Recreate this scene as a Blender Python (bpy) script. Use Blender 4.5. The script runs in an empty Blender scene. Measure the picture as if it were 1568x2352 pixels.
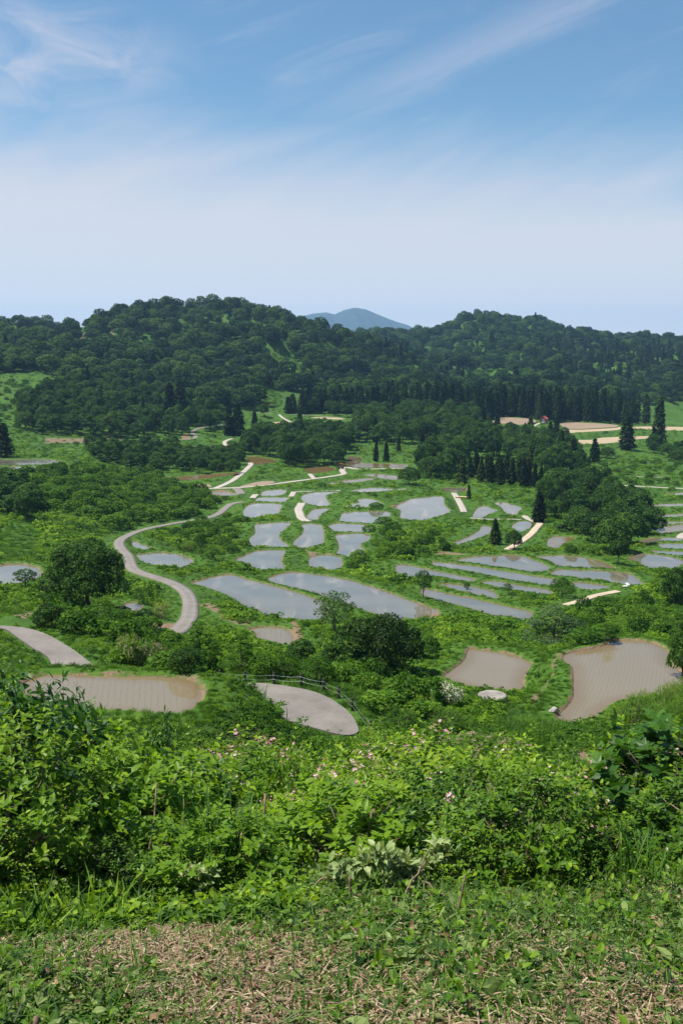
import bpy, bmesh, math, random
import numpy as np
from mathutils import Vector, Matrix

random.seed(7)
rng = np.random.default_rng(11)
S = bpy.context.scene
COL = S.collection
R = math.radians

# ------------------------------------------------------------------ camera
F = 2288.0            # focal length in pixels of a 1568 x 2352 picture
TAU = R(9.1)          # camera looks this far below the horizon
cam_d = bpy.data.cameras.new("camera")
cam = bpy.data.objects.new("camera", cam_d)
COL.objects.link(cam)
cam.location = (0, 0, 0)
cam.rotation_euler = (R(90) - TAU, 0, 0)
cam_d.sensor_fit = 'VERTICAL'
cam_d.sensor_height = 24.0
cam_d.lens = 24.0 * F / 2352.0
cam_d.clip_start = 0.05
cam_d.clip_end = 60000
S.camera = cam
S.render.resolution_x, S.render.resolution_y = 682, 1024

# ------------------------------------------------------------------ sun, sky, exposure
SUN_EL, SUN_AZ = R(63), R(-88)      # azimuth measured from +Y (view direction) towards +X
sun_d = bpy.data.lights.new("sun", 'SUN')
sun = bpy.data.objects.new("sun", sun_d)
COL.objects.link(sun)
sd = Vector((math.sin(SUN_AZ) * math.cos(SUN_EL), math.cos(SUN_AZ) * math.cos(SUN_EL), math.sin(SUN_EL)))
sun.rotation_euler = sd.to_track_quat('Z', 'Y').to_euler()
sun.location = (0, 0, 60)
sun_d.energy = 5.0
sun_d.angle = R(0.55)
sun_d.color = (1.0, 0.955, 0.88)

S.view_settings.view_transform = 'Standard'
S.view_settings.look = 'None'
S.view_settings.exposure = 0.85
S.view_settings.gamma = 1.0
S.render.engine = 'CYCLES'
cy = S.cycles
cy.max_bounces = 6; cy.diffuse_bounces = 3; cy.glossy_bounces = 3
cy.transmission_bounces = 4; cy.transparent_max_bounces = 6; cy.volume_bounces = 0
cy.caustics_reflective = False; cy.caustics_refractive = False
cy.sample_clamp_indirect = 4.0
cy.use_denoising = True
try:
    cy.denoiser = 'OPENIMAGEDENOISE'
    cy.denoising_input_passes = 'RGB_ALBEDO_NORMAL'
    cy.denoising_prefilter = 'ACCURATE'
except Exception:
    pass
cy.use_adaptive_sampling = True
cy.adaptive_threshold = 0.01


class NG:
    """short-hand for building node trees"""
    def __init__(self, tree):
        self.t = tree; self.n = tree.nodes; self.l = tree.links
    def add(self, typ, **kw):
        nd = self.n.new(typ)
        for k, v in kw.items():
            setattr(nd, k, v)
        return nd
    def put(self, nd, i, v):
        s = nd.inputs[i]
        if hasattr(v, 'is_output') or isinstance(v, bpy.types.NodeSocket):
            self.l.new(v, s)
        else:
            s.default_value = v
    def math(self, op, a, b=0.0, c=None, clamp=False):
        nd = self.add('ShaderNodeMath', operation=op, use_clamp=clamp)
        self.put(nd, 0, a); self.put(nd, 1, b)
        if c is not None: self.put(nd, 2, c)
        return nd.outputs[0]
    def smooth(self, v, a, b, lo=0.0, hi=1.0):
        nd = self.add('ShaderNodeMapRange', interpolation_type='SMOOTHSTEP')
        for i, x in enumerate((v, a, b, lo, hi)): self.put(nd, i, x)
        return nd.outputs[0]
    def lin(self, v, a, b, lo=0.0, hi=1.0):
        nd = self.add('ShaderNodeMapRange')
        for i, x in enumerate((v, a, b, lo, hi)): self.put(nd, i, x)
        return nd.outputs[0]
    def mix(self, f, a, b, blend='MIX'):
        nd = self.add('ShaderNodeMix', data_type='RGBA', blend_type=blend)
        nd.clamp_factor = True
        self.put(nd, 0, f); self.put(nd, 6, a); self.put(nd, 7, b)
        return nd.outputs[2]
    def noise(self, vec, scale, detail=4.0, rough=0.55, dist=0.0):
        nd = self.add('ShaderNodeTexNoise')
        if vec is not None: self.put(nd, 'Vector', vec)
        nd.inputs['Scale'].default_value = scale
        nd.inputs['Detail'].default_value = detail
        nd.inputs['Roughness'].default_value = rough
        nd.inputs['Distortion'].default_value = dist
        return nd.outputs[0]
    def xyz(self, x, y, z=0.0):
        nd = self.add('ShaderNodeCombineXYZ')
        self.put(nd, 0, x); self.put(nd, 1, y); self.put(nd, 2, z)
        return nd.outputs[0]
    def ramp(self, f, stops):
        nd = self.add('ShaderNodeValToRGB')
        e = nd.color_ramp.elements
        while len(e) < len(stops): e.new(0.5)
        for k, (p, c) in enumerate(stops):
            e[k].position = p; e[k].color = (*c, 1)
        self.put(nd, 0, f)
        return nd.outputs[0]


def build_world():
    w = bpy.data.worlds.new("World"); S.world = w; w.use_nodes = True
    g = NG(w.node_tree); g.n.clear()
    out = g.add('ShaderNodeOutputWorld'); bg = g.add('ShaderNodeBackground')
    sky = g.add('ShaderNodeTexSky', sky_type='NISHITA')
    sky.sun_disc = False
    sky.sun_elevation = SUN_EL
    sky.sun_rotation = SUN_AZ
    sky.altitude = 400; sky.air_density = 1.0; sky.dust_density = 0.3; sky.ozone_density = 3.0
    tc = g.add('ShaderNodeTexCoord')
    sp = g.add('ShaderNodeSeparateXYZ'); g.put(sp, 0, tc.outputs['Generated'])
    x, y, z = sp.outputs
    deg = 180 / math.pi
    el = g.math('MULTIPLY', g.math('ARCSINE', z), deg)
    az = g.math('MULTIPLY', g.math('ARCTAN2', x, y), deg)
    v = g.xyz(az, el)
    def rot(a, sx, sy):
        """coordinates turned by a degrees in azimuth/elevation, then stretched"""
        ca, sa = math.cos(R(a)), math.sin(R(a))
        u = g.math('ADD', g.math('MULTIPLY', az, ca), g.math('MULTIPLY', el, sa))
        q = g.math('SUBTRACT', g.math('MULTIPLY', el, ca), g.math('MULTIPLY', az, sa))
        return u, q, g.xyz(g.math('MULTIPLY', u, sx), g.math('MULTIPLY', q, sy))
    # high veil of cirrostratus, thick towards the horizon, its ragged upper edge higher on the left
    _, _, vv = rot(14, 0.05, 0.2)
    n1 = g.noise(vv, 1.0, 5, 0.5, 0.6)
    _, _, v2 = rot(24, 0.16, 0.9)
    n2 = g.noise(v2, 1.0, 5, 0.55, 0.5)
    edge = g.math('ADD', g.math('ADD', el, g.math('MULTIPLY', az, 0.075)),
                  g.math('MULTIPLY', g.math('SUBTRACT', n1, 0.5), 7.0))
    edge = g.math('ADD', edge, g.math('MULTIPLY', g.math('SUBTRACT', n2, 0.5), 1.6))
    veil = g.smooth(edge, 13.4, 6.6, 0.0, 1.0)
    # wispy patch high on the left
    n3 = g.noise(g.xyz(g.math('MULTIPLY', az, 0.22), g.math('MULTIPLY', el, 0.5)), 1.0, 7, 0.6, 0.8)
    dx = g.math('DIVIDE', g.math('ADD', az, 17.5), 11.5)
    dy = g.math('DIVIDE', g.math('SUBTRACT', el, 14.9), 3.6)
    blob = g.math('SUBTRACT', 1.0, g.math('SQRT', g.math('ADD', g.math('MULTIPLY', dx, dx), g.math('MULTIPLY', dy, dy))), clamp=True)
    wisp = g.math('MULTIPLY', g.smooth(n3, 0.27, 0.66), g.smooth(blob, 0.0, 0.75, 0.0, 0.72))
    # one long diagonal streak
    u, q, vs = rot(21, 0.12, 0.75)
    n4 = g.noise(vs, 1.0, 6, 0.6, 0.5)
    qq = g.math('ADD', g.math('SUBTRACT', q, 12.1), g.math('MULTIPLY', g.math('SUBTRACT', n4, 0.5), 2.2))
    st = g.math('SUBTRACT', 1.0, g.math('DIVIDE', g.math('ABSOLUTE', qq), 1.6), clamp=True)
    st = g.math('MULTIPLY', g.smooth(st, 0.0, 1.0), g.math('MULTIPLY', g.smooth(u, -1.0, 8.0), g.smooth(n4, 0.25, 0.7, 0.12, 0.36)))
    # faint general cirrus
    _, _, v5 = rot(17, 0.1, 0.55)
    n5 = g.noise(v5, 1.0, 6, 0.6, 0.7)
    gen = g.smooth(n5, 0.5, 0.8, 0.0, 0.28)
    gen = g.math('MULTIPLY', gen, g.smooth(el, 45, 20))
    m = g.math('MAXIMUM', g.math('MAXIMUM', veil, wisp), g.math('MAXIMUM', st, gen), clamp=True)
    m = g.math('MULTIPLY', m, g.smooth(el, -3, 0))
    c = g.ramp(g.lin(el, 0, 20), [(0.0, (1.02, 1.02, 0.99)), (0.22, (0.84, 0.86, 0.90)), (0.5, (0.74, 0.755, 0.84)), (1.0, (0.66, 0.67, 0.80))])
    cc = g.add('ShaderNodeVectorMath', operation='SCALE'); g.put(cc, 0, c); cc.inputs['Scale'].default_value = 10.3
    tint = g.mix(1.0, sky.outputs[0], (1.10, 1.37, 1.38, 1), 'MULTIPLY')
    colr = g.mix(m, tint, cc.outputs[0])
    g.l.new(colr, bg.inputs[0]); bg.inputs[1].default_value = 0.05
    g.l.new(bg.outputs[0], out.inputs[0])
build_world()

# ------------------------------------------------------------------ picture <-> place
CT, ST_ = math.cos(TAU), math.sin(TAU)
def slope(dy):
    """height gained per metre of forward distance along the ray through picture row dy"""
    v = (1176.0 - np.asarray(dy, float)) / F
    return (-ST_ + v * CT) / (CT + v * ST_)
def side(dx, dy):
    v = (1176.0 - np.asarray(dy, float)) / F
    return ((np.asarray(dx, float) - 784.0) / F) / (CT + v * ST_)
def to_pic(X, Y, Z):
    dep = Y * CT - Z * ST_
    return 784 + F * X / dep, 1176 - F * (Y * ST_ + Z * CT) / dep, dep

def pchip(x, y, xq):
    x = np.asarray(x, float); y = np.asarray(y, float)
    h = np.diff(x); d = np.diff(y) / h
    m = np.zeros_like(y)
    m[0], m[-1] = d[0], d[-1]
    for i in range(1, len(x) - 1):
        if d[i-1] * d[i] > 0:
            w1, w2 = 2*h[i] + h[i-1], h[i] + 2*h[i-1]
            m[i] = (w1 + w2) / (w1 / d[i-1] + w2 / d[i])
    k = np.clip(np.searchsorted(x, xq) - 1, 0, len(x) - 2)
    s = (xq - x[k]) / h[k]
    return ((1+2*s)*(1-s)**2*y[k] + s*(1-s)**2*h[k]*m[k] + s*s*(3-2*s)*y[k+1] + s*s*(s-1)*h[k]*m[k+1])

# the lie of the land, as columns of the picture: forward distance -> row where the bare ground lies
NEARZ = [(0.5, -2.76), (3.6, -2.86), (5, -3.06), (6.2, -3.42), (7, -3.85), (8, -4.5), (10, -5.9), (13, -7.6), (17, -9.4), (22, -12.2), (30, -16.0), (40, -19.4)]
COLS = {
 -400: [(54,1660),(75,1500),(100,1420),(130,1350),(200,1230),(280,1130),(340,1072),(420,1020),(480,990),(560,920),(650,870),(800,810),(950,760),(1080,768),(1180,764),(1500,790),(2600,830)],
 0:    [(52,1675),(62,1490),(78,1440),(100,1395),(130,1330),(200,1215),(280,1125),(340,1070),(420,1022),(490,988),(560,932),(620,888),(700,850),(800,815),(950,782),(1080,768),(1150,764),(1400,785),(2600,830)],
 200:  [(52,1695),(60,1560),(78,1470),(100,1420),(130,1362),(200,1240),(280,1140),(340,1080),(420,1032),(500,1003),(560,955),(620,910),(700,868),(800,830),(950,790),(1080,778),(1140,773),(1400,780),(2600,830)],
 350:  [(52,1705),(60,1580),(72,1530),(100,1450),(140,1372),(190,1290),(240,1225),(300,1160),(370,1095),(450,1042),(520,1006),(600,957),(700,900),(800,850),(900,800),(1000,752),(1080,721),(1140,711),(1400,770),(2600,830)],
 500:  [(52,1715),(62,1605),(75,1545),(105,1470),(150,1382),(190,1305),(230,1242),(290,1170),(360,1106),(450,1050),(530,1010),(610,962),(700,915),(800,867),(900,810),(1000,760),(1080,727),(1140,718),(1400,770),(2600,830)],
 650:  [(52,1725),(66,1608),(80,1550),(110,1480),(150,1392),(190,1312),(230,1242),(290,1170),(360,1110),(450,1058),(550,1005),(650,958),(720,918),(820,870),(900,830),(1000,785),(1080,748),(1130,741),(1400,790),(2600,830)],
 780:  [(52,1735),(68,1612),(82,1560),(112,1480),(150,1392),(190,1312),(230,1242),(290,1170),(360,1110),(450,1060),(560,1006),(680,955),(760,922),(850,885),(950,835),(1050,792),(1110,782),(1400,800),(1700,783),(2600,830)],
 880:  [(52,1735),(70,1615),(84,1565),(112,1488),(150,1395),(190,1314),(230,1242),(290,1172),(360,1112),(450,1062),(560,1008),(690,952),(800,915),(900,882),(1000,848),(1100,818),(1160,812),(1350,822),(1600,795),(1750,778),(2000,790),(2600,832)],
 980:  [(52,1735),(72,1620),(84,1578),(112,1492),(145,1410),(180,1340),(215,1275),(290,1178),(360,1115),(450,1065),(560,1012),(690,954),(800,926),(900,905),(1050,880),(1200,858),(1400,818),(1600,782),(1720,768),(2000,785),(2600,832)],
 1080: [(52,1735),(75,1620),(86,1575),(112,1495),(142,1425),(172,1360),(205,1298),(240,1240),(300,1178),(370,1118),(450,1068),(560,1014),(690,960),(800,930),(950,895),(1200,848),(1400,795),(1600,752),(1720,740),(2000,760),(2600,832)],
 1180: [(52,1740),(75,1622),(88,1570),(112,1497),(142,1430),(172,1366),(205,1300),(240,1242),(300,1180),(370,1120),(450,1070),(560,1016),(690,962),(800,932),(950,895),(1200,850),(1400,797),(1600,757),(1720,743),(2000,770),(2600,832)],
 1300: [(52,1745),(75,1622),(88,1565),(112,1490),(142,1430),(172,1364),(205,1302),(245,1240),(305,1182),(375,1124),(450,1075),(550,1022),(680,970),(800,940),(950,900),(1200,855),(1400,815),(1600,785),(1700,776),(2000,790),(2600,832)],
 1450: [(52,1745),(75,1622),(88,1560),(112,1485),(142,1428),(172,1362),(205,1305),(250,1240),(310,1190),(380,1132),(450,1085),(550,1035),(640,995),(740,974),(850,950),(1000,905),(1200,862),(1400,825),(1600,797),(1700,789),(2000,800),(2600,832)],
 1568: [(52,1745),(75,1622),(88,1555),(112,1482),(142,1425),(172,1360),(205,1308),(250,1242),(310,1192),(380,1136),(450,1090),(550,1042),(640,1000),(760,977),(860,955),(1000,905),(1200,865),(1400,828),(1600,799),(1720,790),(2000,800),(2600,832)],
 2000: [(52,1745),(75,1622),(88,1555),(112,1482),(142,1425),(172,1360),(205,1308),(250,1244),(310,1195),(380,1140),(450,1095),(550,1048),(640,1008),(760,980),(860,955),(1000,905),(1200,865),(1400,828),(1600,799),(1720,785),(2000,800),(2600,832)],
}
LY0, LY1, NLY, NT = math.log(0.6), math.log(2600), 700, 241
T0, T1 = -0.72, 0.72
_ly = np.linspace(LY0, LY1, NLY); _yy = np.exp(_ly)
_tc = []; _zc = []
for cx in sorted(COLS):
    pts = COLS[cx]
    yy = [p[0] for p in NEARZ] + [p[0] for p in pts]
    zz = [p[1] for p in NEARZ] + [float(p[0] * slope(p[1])) for p in pts]
    _tc.append((cx - 784) / F * 1.012); _zc.append(pchip(np.log(yy), zz, _ly))
_tc = np.array(_tc); _zc = np.array(_zc)
_tg = np.linspace(T0, T1, NT)
ZT = np.zeros((NLY, NT))
for j, t in enumerate(_tg):
    t = min(max(t, _tc[0]), _tc[-1])
    k = int(np.clip(np.searchsorted(_tc, t) - 1, 0, len(_tc) - 2))
    s = (t - _tc[k]) / (_tc[k+1] - _tc[k]); s = s * s * (3 - 2 * s) * 0.5 + s * 0.5
    ZT[:, j] = _zc[k] * (1 - s) + _zc[k+1] * s
for _ in range(5):      # soften the seams between columns
    ZT[:, 1:-1] = 0.25 * ZT[:, :-2] + 0.5 * ZT[:, 1:-1] + 0.25 * ZT[:, 2:]
    ZT[1:-1] = 0.25 * ZT[:-2] + 0.5 * ZT[1:-1] + 0.25 * ZT[2:]

def bilerp(A, fi, fj):
    fi = np.clip(fi, 0, A.shape[0] - 1.001); fj = np.clip(fj, 0, A.shape[1] - 1.001)
    i = fi.astype(int); j = fj.astype(int); a = fi - i; b = fj - j
    return (A[i, j]*(1-a)*(1-b) + A[i+1, j]*a*(1-b) + A[i, j+1]*(1-a)*b + A[i+1, j+1]*a*b)
def base_z(X, Y):
    X = np.asarray(X, float); Y = np.asarray(Y, float)
    Yc = np.maximum(Y, 0.6)
    return bilerp(ZT, (np.log(Yc) - LY0) / (LY1 - LY0) * (NLY - 1), (X / np.maximum(Yc, 2.0) - T0) / (T1 - T0) * (NT - 1))

def pick(dx, dy, ymin=2.0, zfun=None):
    """first point of the ground behind picture point (dx, dy)"""
    dx = np.atleast_1d(np.asarray(dx, float)); dy = np.atleast_1d(np.asarray(dy, float))
    ys = np.exp(np.linspace(math.log(ymin), math.log(2600), 1500))
    out = np.zeros((len(dx), 3))
    for k in range(len(dx)):
        t = side(dx[k], dy[k]); s = slope(dy[k])
        dz = ys * s - (zfun or base_z)(ys * t, ys)
        i = np.argmax(dz < 0) if (dz < 0).any() else len(ys) - 1
        if i == 0: yv = ys[0]
        else:
            a, b = dz[i-1], dz[i]
            yv = ys[i-1] + (ys[i] - ys[i-1]) * a / (a - b) if a != b else ys[i]
        out[k] = (yv * t, yv, yv * s)
    return out

# crops of the photograph that shapes were measured in: origin and scale in photograph pixels
K = 0.57415
CROP = {'1': (0, 1150, .8712), '2': (1366, 1150, .8705), '3': (0, 1900, .6378), '4': (800, 1800, .6378), '5': (1731, 1900, .6378),
        '6': (0, 2400, .8712), '7': (1366, 2400, .8705), 'a': (0, 1450, .4464), 'b': (700, 1450, .4464), 'c': (1400, 1450, .4464),
        'd': (2031, 1450, .4464), 'D': (0, 0, 1 / K)}
def D(crop, pts):
    ox, oy, s = CROP[crop]
    return [(K * (ox + s * x), K * (oy + s * y)) for x, y in pts]
def smooth_loop(p, k=3):
    """closed curve through the given points"""
    p = np.asarray(p, float); a, c, d = np.roll(p, 1, 0), np.roll(p, -1, 0), np.roll(p, -2, 0)
    out = []
    for i in range(k):
        u = i / k
        out.append(.5 * (2 * p + (c - a) * u + (2 * a - 5 * p + 4 * c - d) * u * u + (3 * p - a - 3 * c + d) * u ** 3))
    return np.stack(out, 1).reshape(-1, 2)
def chaikin(p, n=1, closed=True):
    p = np.asarray(p, float)
    for _ in range(n):
        q = np.roll(p, -1, 0) if closed else p[1:]
        a = p if closed else p[:-1]
        r = np.stack([a * .75 + q * .25, a * .25 + q * .75], 1).reshape(-1, p.shape[1])
        if not closed: r = np.vstack([p[:1], r, p[-1:]])
        p = r
    return p
# ------------------------------------------------------------------ paddies: outline in the picture; m = mud share, s = seedling rows (direction in picture)
PADDY = [
 ('4', [(385,280),(400,258),(450,250),(525,248),(538,262),(520,280),(480,290),(440,293),(395,290)], {}),
 ('4', [(345,318),(375,300),(420,295),(555,298),(550,308),(520,330),(440,328),(380,324)], {}),
 ('4', [(272,385),(300,350),(340,335),(420,333),(508,342),(500,380),(480,415),(400,422),(310,430),(280,415)], {}),
 ('4', [(640,290),(700,268),(790,262),(865,262),(870,268),(790,285),(800,320),(815,340),(790,355),(720,350),(650,325)], {}),
 ('4', [(675,425),(690,395),(720,372),(790,365),(815,372),(780,388),(745,415),(735,438),(690,440)], {'m': .3}),
 ('4', [(900,350),(940,335),(1000,330),(990,310),(1070,305),(1145,340),(1090,355),(1020,362),(920,362)], {'m': .35}),
 ('4', [(945,258),(1000,243),(1100,237),(1200,243),(1190,255),(1110,262),(990,264)], {}),
 ('4', [(1232,355),(1290,325),(1330,305),(1400,298),(1500,290),(1525,305),(1530,345),(1562,375),(1555,395),(1480,420),(1380,445),(1265,435),(1255,410),(1260,385)], {'m': .2}),
 ('4', [(875,450),(890,405),(920,390),(1000,387),(1160,385),(1190,405),(1170,435),(1090,465),(960,460),(900,456)], {}),
 ('4', [(805,485),(830,465),(870,460),(960,463),(1095,475),(1100,490),(1050,515),(960,522),(860,515),(830,500)], {'m': .25}),
 ('4', [(850,540),(880,530),(960,525),(1050,528),(1062,560),(1005,595),(1020,625),(1042,655),(1000,675),(940,680),(860,655),(872,620),(868,580)], {'s': [(940,530),(950,670)]}),
 ('4', [(350,520),(345,470),(400,462),(470,455),(550,452),(568,462),(545,485),(500,525),(500,560),(550,595),(545,612),(450,612),(340,605),(310,565),(330,540)], {'s': [(450,470),(440,600)]}),
 ('4', [(640,475),(660,462),(700,462),(755,470),(770,500),(775,570),(750,595),(690,610),(640,618),(585,585),(640,530),(652,500)], {'s': [(710,470),(690,600)]}),
 ('4', [(225,692),(290,660),(350,635),(430,628),(525,628),(530,650),(510,690),(525,745),(470,752),(420,757),(330,738),(320,718)], {'s': [(440,640),(430,745)]}),
 ('4', [(690,730),(692,680),(740,662),(810,660),(880,672),(888,690),(885,730),(840,752),(780,750)], {'s': [(790,665),(790,745)]}),
 ('4', [(-55,838),(20,815),(60,800),(150,785),(220,788),(330,820),(450,850),(560,880),(700,925),(760,945),(800,975),(790,1040),(740,1085),(660,1103),(560,1085),(430,1050),(380,1010),(290,985),(230,940),(120,890),(40,865)], {'m': .25}),
 ('4', [(430,805),(500,780),(570,768),(650,770),(780,788),(900,808),(1050,850),(1170,890),(1270,930),(1400,975),(1490,1005),(1450,1035),(1380,1055),(1250,1075),(1210,1080),(1130,1040),(1000,1000),(950,975),(800,930),(740,905),(600,870),(500,850),(450,830)], {'m': .15}),
 ('4', [(312,1130),(370,1115),(450,1112),(520,1120),(570,1150),(585,1190),(565,1228),(520,1222),(440,1200),(360,1180),(355,1150)], {'m': .4, 'c': 'sand', 's': [(450,1115),(440,1200)]}),
 ('5', [(62,80),(130,78),(205,80),(200,105),(130,108),(70,102)], {'m': .2}),
 ('5', [(250,265),(275,215),(320,192),(350,205),(405,225),(350,245),(300,272)], {'m': .2}),
 ('5', [(385,175),(450,172),(550,205),(530,235),(515,255),(460,240),(430,205)], {'m': .3}),
 ('5', [(495,325),(520,300),(560,288),(612,300),(590,340),(550,360),(505,348)], {}),
 ('5', [(98,435),(150,420),(230,385),(290,350),(310,320),(365,330),(360,360),(300,390),(230,415),(140,444)], {'m': .3}),
 ('5', [(720,450),(722,410),(745,392),(800,385),(890,393),(850,420),(800,445),(770,462)], {'m': .9}),
 ('5', [(1300,420),(1330,405),(1440,392),(1550,400),(1545,418),(1450,415),(1330,430)], {'m': .3}),
 ('5', [(1420,432),(1500,430),(1640,435),(1640,465),(1500,465),(1435,460)], {}),
 ('5', [(1370,485),(1420,475),(1640,485),(1640,507),(1480,508),(1400,495)], {}),
 ('5', [(1228,535),(1250,505),(1290,490),(1350,495),(1450,505),(1565,535),(1540,575),(1460,592),(1360,585),(1310,560),(1290,548)], {'m': .15}),
 ('5', [(140,540),(200,522),(300,510),(450,503),(540,505),(620,530),(725,575),(715,600),(690,612),(600,610),(480,590),(370,575),(280,560),(210,550)], {'m': .2}),
 ('5', [(640,515),(700,507),(800,505),(930,515),(1050,540),(1130,580),(1135,595),(1000,592),(900,585),(790,575),(760,555),(700,530)], {'m': .25}),
 ('5', [(740,625),(770,600),(820,592),(950,598),(1100,602),(1210,615),(1270,640),(1300,670),(1330,690),(1290,698),(1200,690),(1050,665),(950,655),(880,640),(780,635)], {'m': .2}),
 ('5', [(0,560),(10,545),(120,555),(250,570),(400,595),(560,620),(680,640),(770,652),(770,680),(720,695),(600,680),(480,660),(300,620),(120,590),(30,575)], {'m': .1}),
 ('5', [(-222,655),(-228,605),(-230,570),(-170,562),(-80,580),(0,598),(120,620),(230,645),(275,668),(220,670),(120,655),(0,635),(-90,635),(-110,645),(-150,655)], {'m': .2}),
 ('5', [(875,672),(960,678),(1060,690),(1110,705),(1060,718),(1000,725),(930,715),(880,695)], {'m': .3}),
 ('5', [(305,680),(350,665),(440,672),(560,695),(700,715),(740,740),(720,752),(620,740),(500,722),(380,700)], {'m': .25}),
 ('5', [(45,690),(80,682),(180,690),(300,710),(380,735),(400,778),(330,768),(220,745),(120,715)], {'m': .3}),
 ('5', [(-60,718),(-20,718),(100,745),(250,775),(400,810),(560,845),(620,865),(605,900),(570,915),(480,890),(380,885),(300,860),(180,825),(60,795),(-20,770),(-70,745)], {'m': .1}),
 ('7', [(480,345),(560,285),(585,232),(620,228),(720,240),(810,262),(868,295),(850,320),(828,370),(830,405),(800,425),(700,415),(610,405),(540,385),(490,365)], {'m': .46, 'c': 'sand'}),
 ('7', [(1020,265),(1040,248),(1140,230),(1200,215),(1240,192),(1300,187),(1390,192),(1450,208),(1490,235),(1500,280),(1530,310),(1568,340),(1610,370),(1600,400),(1540,430),(1420,440),(1330,455),(1250,470),(1190,510),(1150,545),(1100,580),(1050,570),(1000,555),(1000,530),(1040,490),(1065,450),(1068,390),(1062,310),(1030,290)], {'m': .48, 'c': 'sand', 's': [(1250,220),(1120,540)], 'w': .36}),
 ('3', [(825,420),(850,418),(900,440),(975,468),(920,470),(880,478),(850,470)], {'m': .2}),
 ('3', [(850,500),(930,492),(1030,488),(1130,500),(1200,525),(1210,545),(1150,580),(1080,588),(1000,585),(920,570),(875,540)], {'s': [(1000,495),(1010,580)]}),
 ('3', [(-160,600),(-60,575),(0,570),(60,562),(130,560),(200,575),(240,590),(250,640),(130,680),(50,692),(-60,690),(-160,670)], {'m': .2}),
 ('3', [(760,850),(800,805),(850,805),(890,825),(870,850),(820,868),(780,870)], {'m': .3}),
 ('6', [(110,390),(205,348),(300,345),(500,352),(700,358),(830,360),(890,380),(922,415),(915,455),(880,500),(830,525),(760,525),(600,515),(450,510),(300,490),(150,450)], {'m': .49, 'c': 'sand', 'z': -18.4, 's': [(500,360),(470,500)], 'w': .33}),
 ('1', [(-90,795),(-30,790),(80,790),(200,788),(290,798),(295,808),(200,815),(60,818),(-30,815)], {}),
 ('1', [(-90,835),(-30,828),(60,822),(180,822),(210,828),(60,845),(20,855),(-30,860)], {}),
 ('1', [(818,768),(835,748),(900,738),(985,728),(1000,740),(1035,755),(950,768),(860,772)], {'m': .95}),
 ('1', [(1135,780),(1190,778),(1270,795),(1250,805),(1190,815),(1150,812)], {'m': .95}),
 ('1', [(700,865),(800,870),(900,862),(1040,852),(1095,850),(1060,862),(950,880),(860,888),(780,890),(740,880)], {'m': .9}),
 ('1', [(1395,830),(1460,822),(1515,822),(1535,838),(1490,850),(1430,855),(1410,845)], {'m': .95}),
 ('1', [(975,942),(1010,936),(1070,944),(1095,952),(1040,960),(990,955)], {'m': .7}),
 ('2', [(15,812),(80,805),(200,810),(300,812),(280,828),(180,828),(60,830)], {'m': .85}),
 ('2', [(-60,900),(0,888),(90,878),(150,875),(130,888),(40,900),(-40,907)], {'m': .85}),
 ('2', [(100,862),(180,858),(260,868),(262,882),(210,885)], {'m': .85}),
 ('5', [(1350,190),(1420,183),(1640,178),(1640,195),(1400,200)], {'m': .8}),
 ('5', [(1375,262),(1420,250),(1640,243),(1640,258),(1400,268)], {'m': .8}),
 ('5', [(1370,320),(1410,298),(1640,290),(1640,305),(1450,322)], {'m': .7}),
 ('5', [(1355,345),(1420,330),(1640,305),(1640,340),(1500,365),(1390,370)], {'m': 1.0}),
 ('5', [(1450,118),(1520,112),(1640,108),(1640,128),(1480,125)], {'m': .8}),
 ('c', [(-10,840),(90,850),(100,880),(60,900),(-20,905)], {'m': .5}),
]
# dry bare fields and earth: outline, colour key
FIELD = [
 ('1', [(1190,632),(1240,620),(1330,615),(1350,622),(1280,635),(1260,650),(1195,655)], 'beige'),
 ('1', [(1400,590),(1470,595),(1560,600),(1568,606),(1450,600)], 'beige'),
 ('1', [(1455,635),(1500,630),(1570,633),(1590,640),(1520,645)], 'beige'),
 ('1', [(1100,915),(1150,900),(1200,890),(1260,890),(1240,903),(1150,915)], 'soil'),
 ('1', [(855,895),(940,900),(970,910),(950,920),(870,915)], 'soil'),
 ('2', [(625,620),(720,610),(735,597),(850,602),(890,612),(880,622),(800,632),(735,625),(640,630)], 'soil'),
 ('2', [(885,662),(1005,655),(1100,652),(1270,640),(1265,655),(1100,665),(1000,672),(910,682),(885,675)], 'beige'),
 ('2', [(1030,702),(1150,700),(1200,690),(1410,683),(1415,692),(1330,700),(1200,718),(1030,715)], 'beige'),
 ('2', [(1000,625),(1060,620),(1180,625),(1262,632),(1260,640),(1200,645),(1050,650)], 'soil'),
 ('2', [(1350,640),(1500,640),(1640,645),(1640,658),(1350,652)], 'beige'),
]
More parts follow.
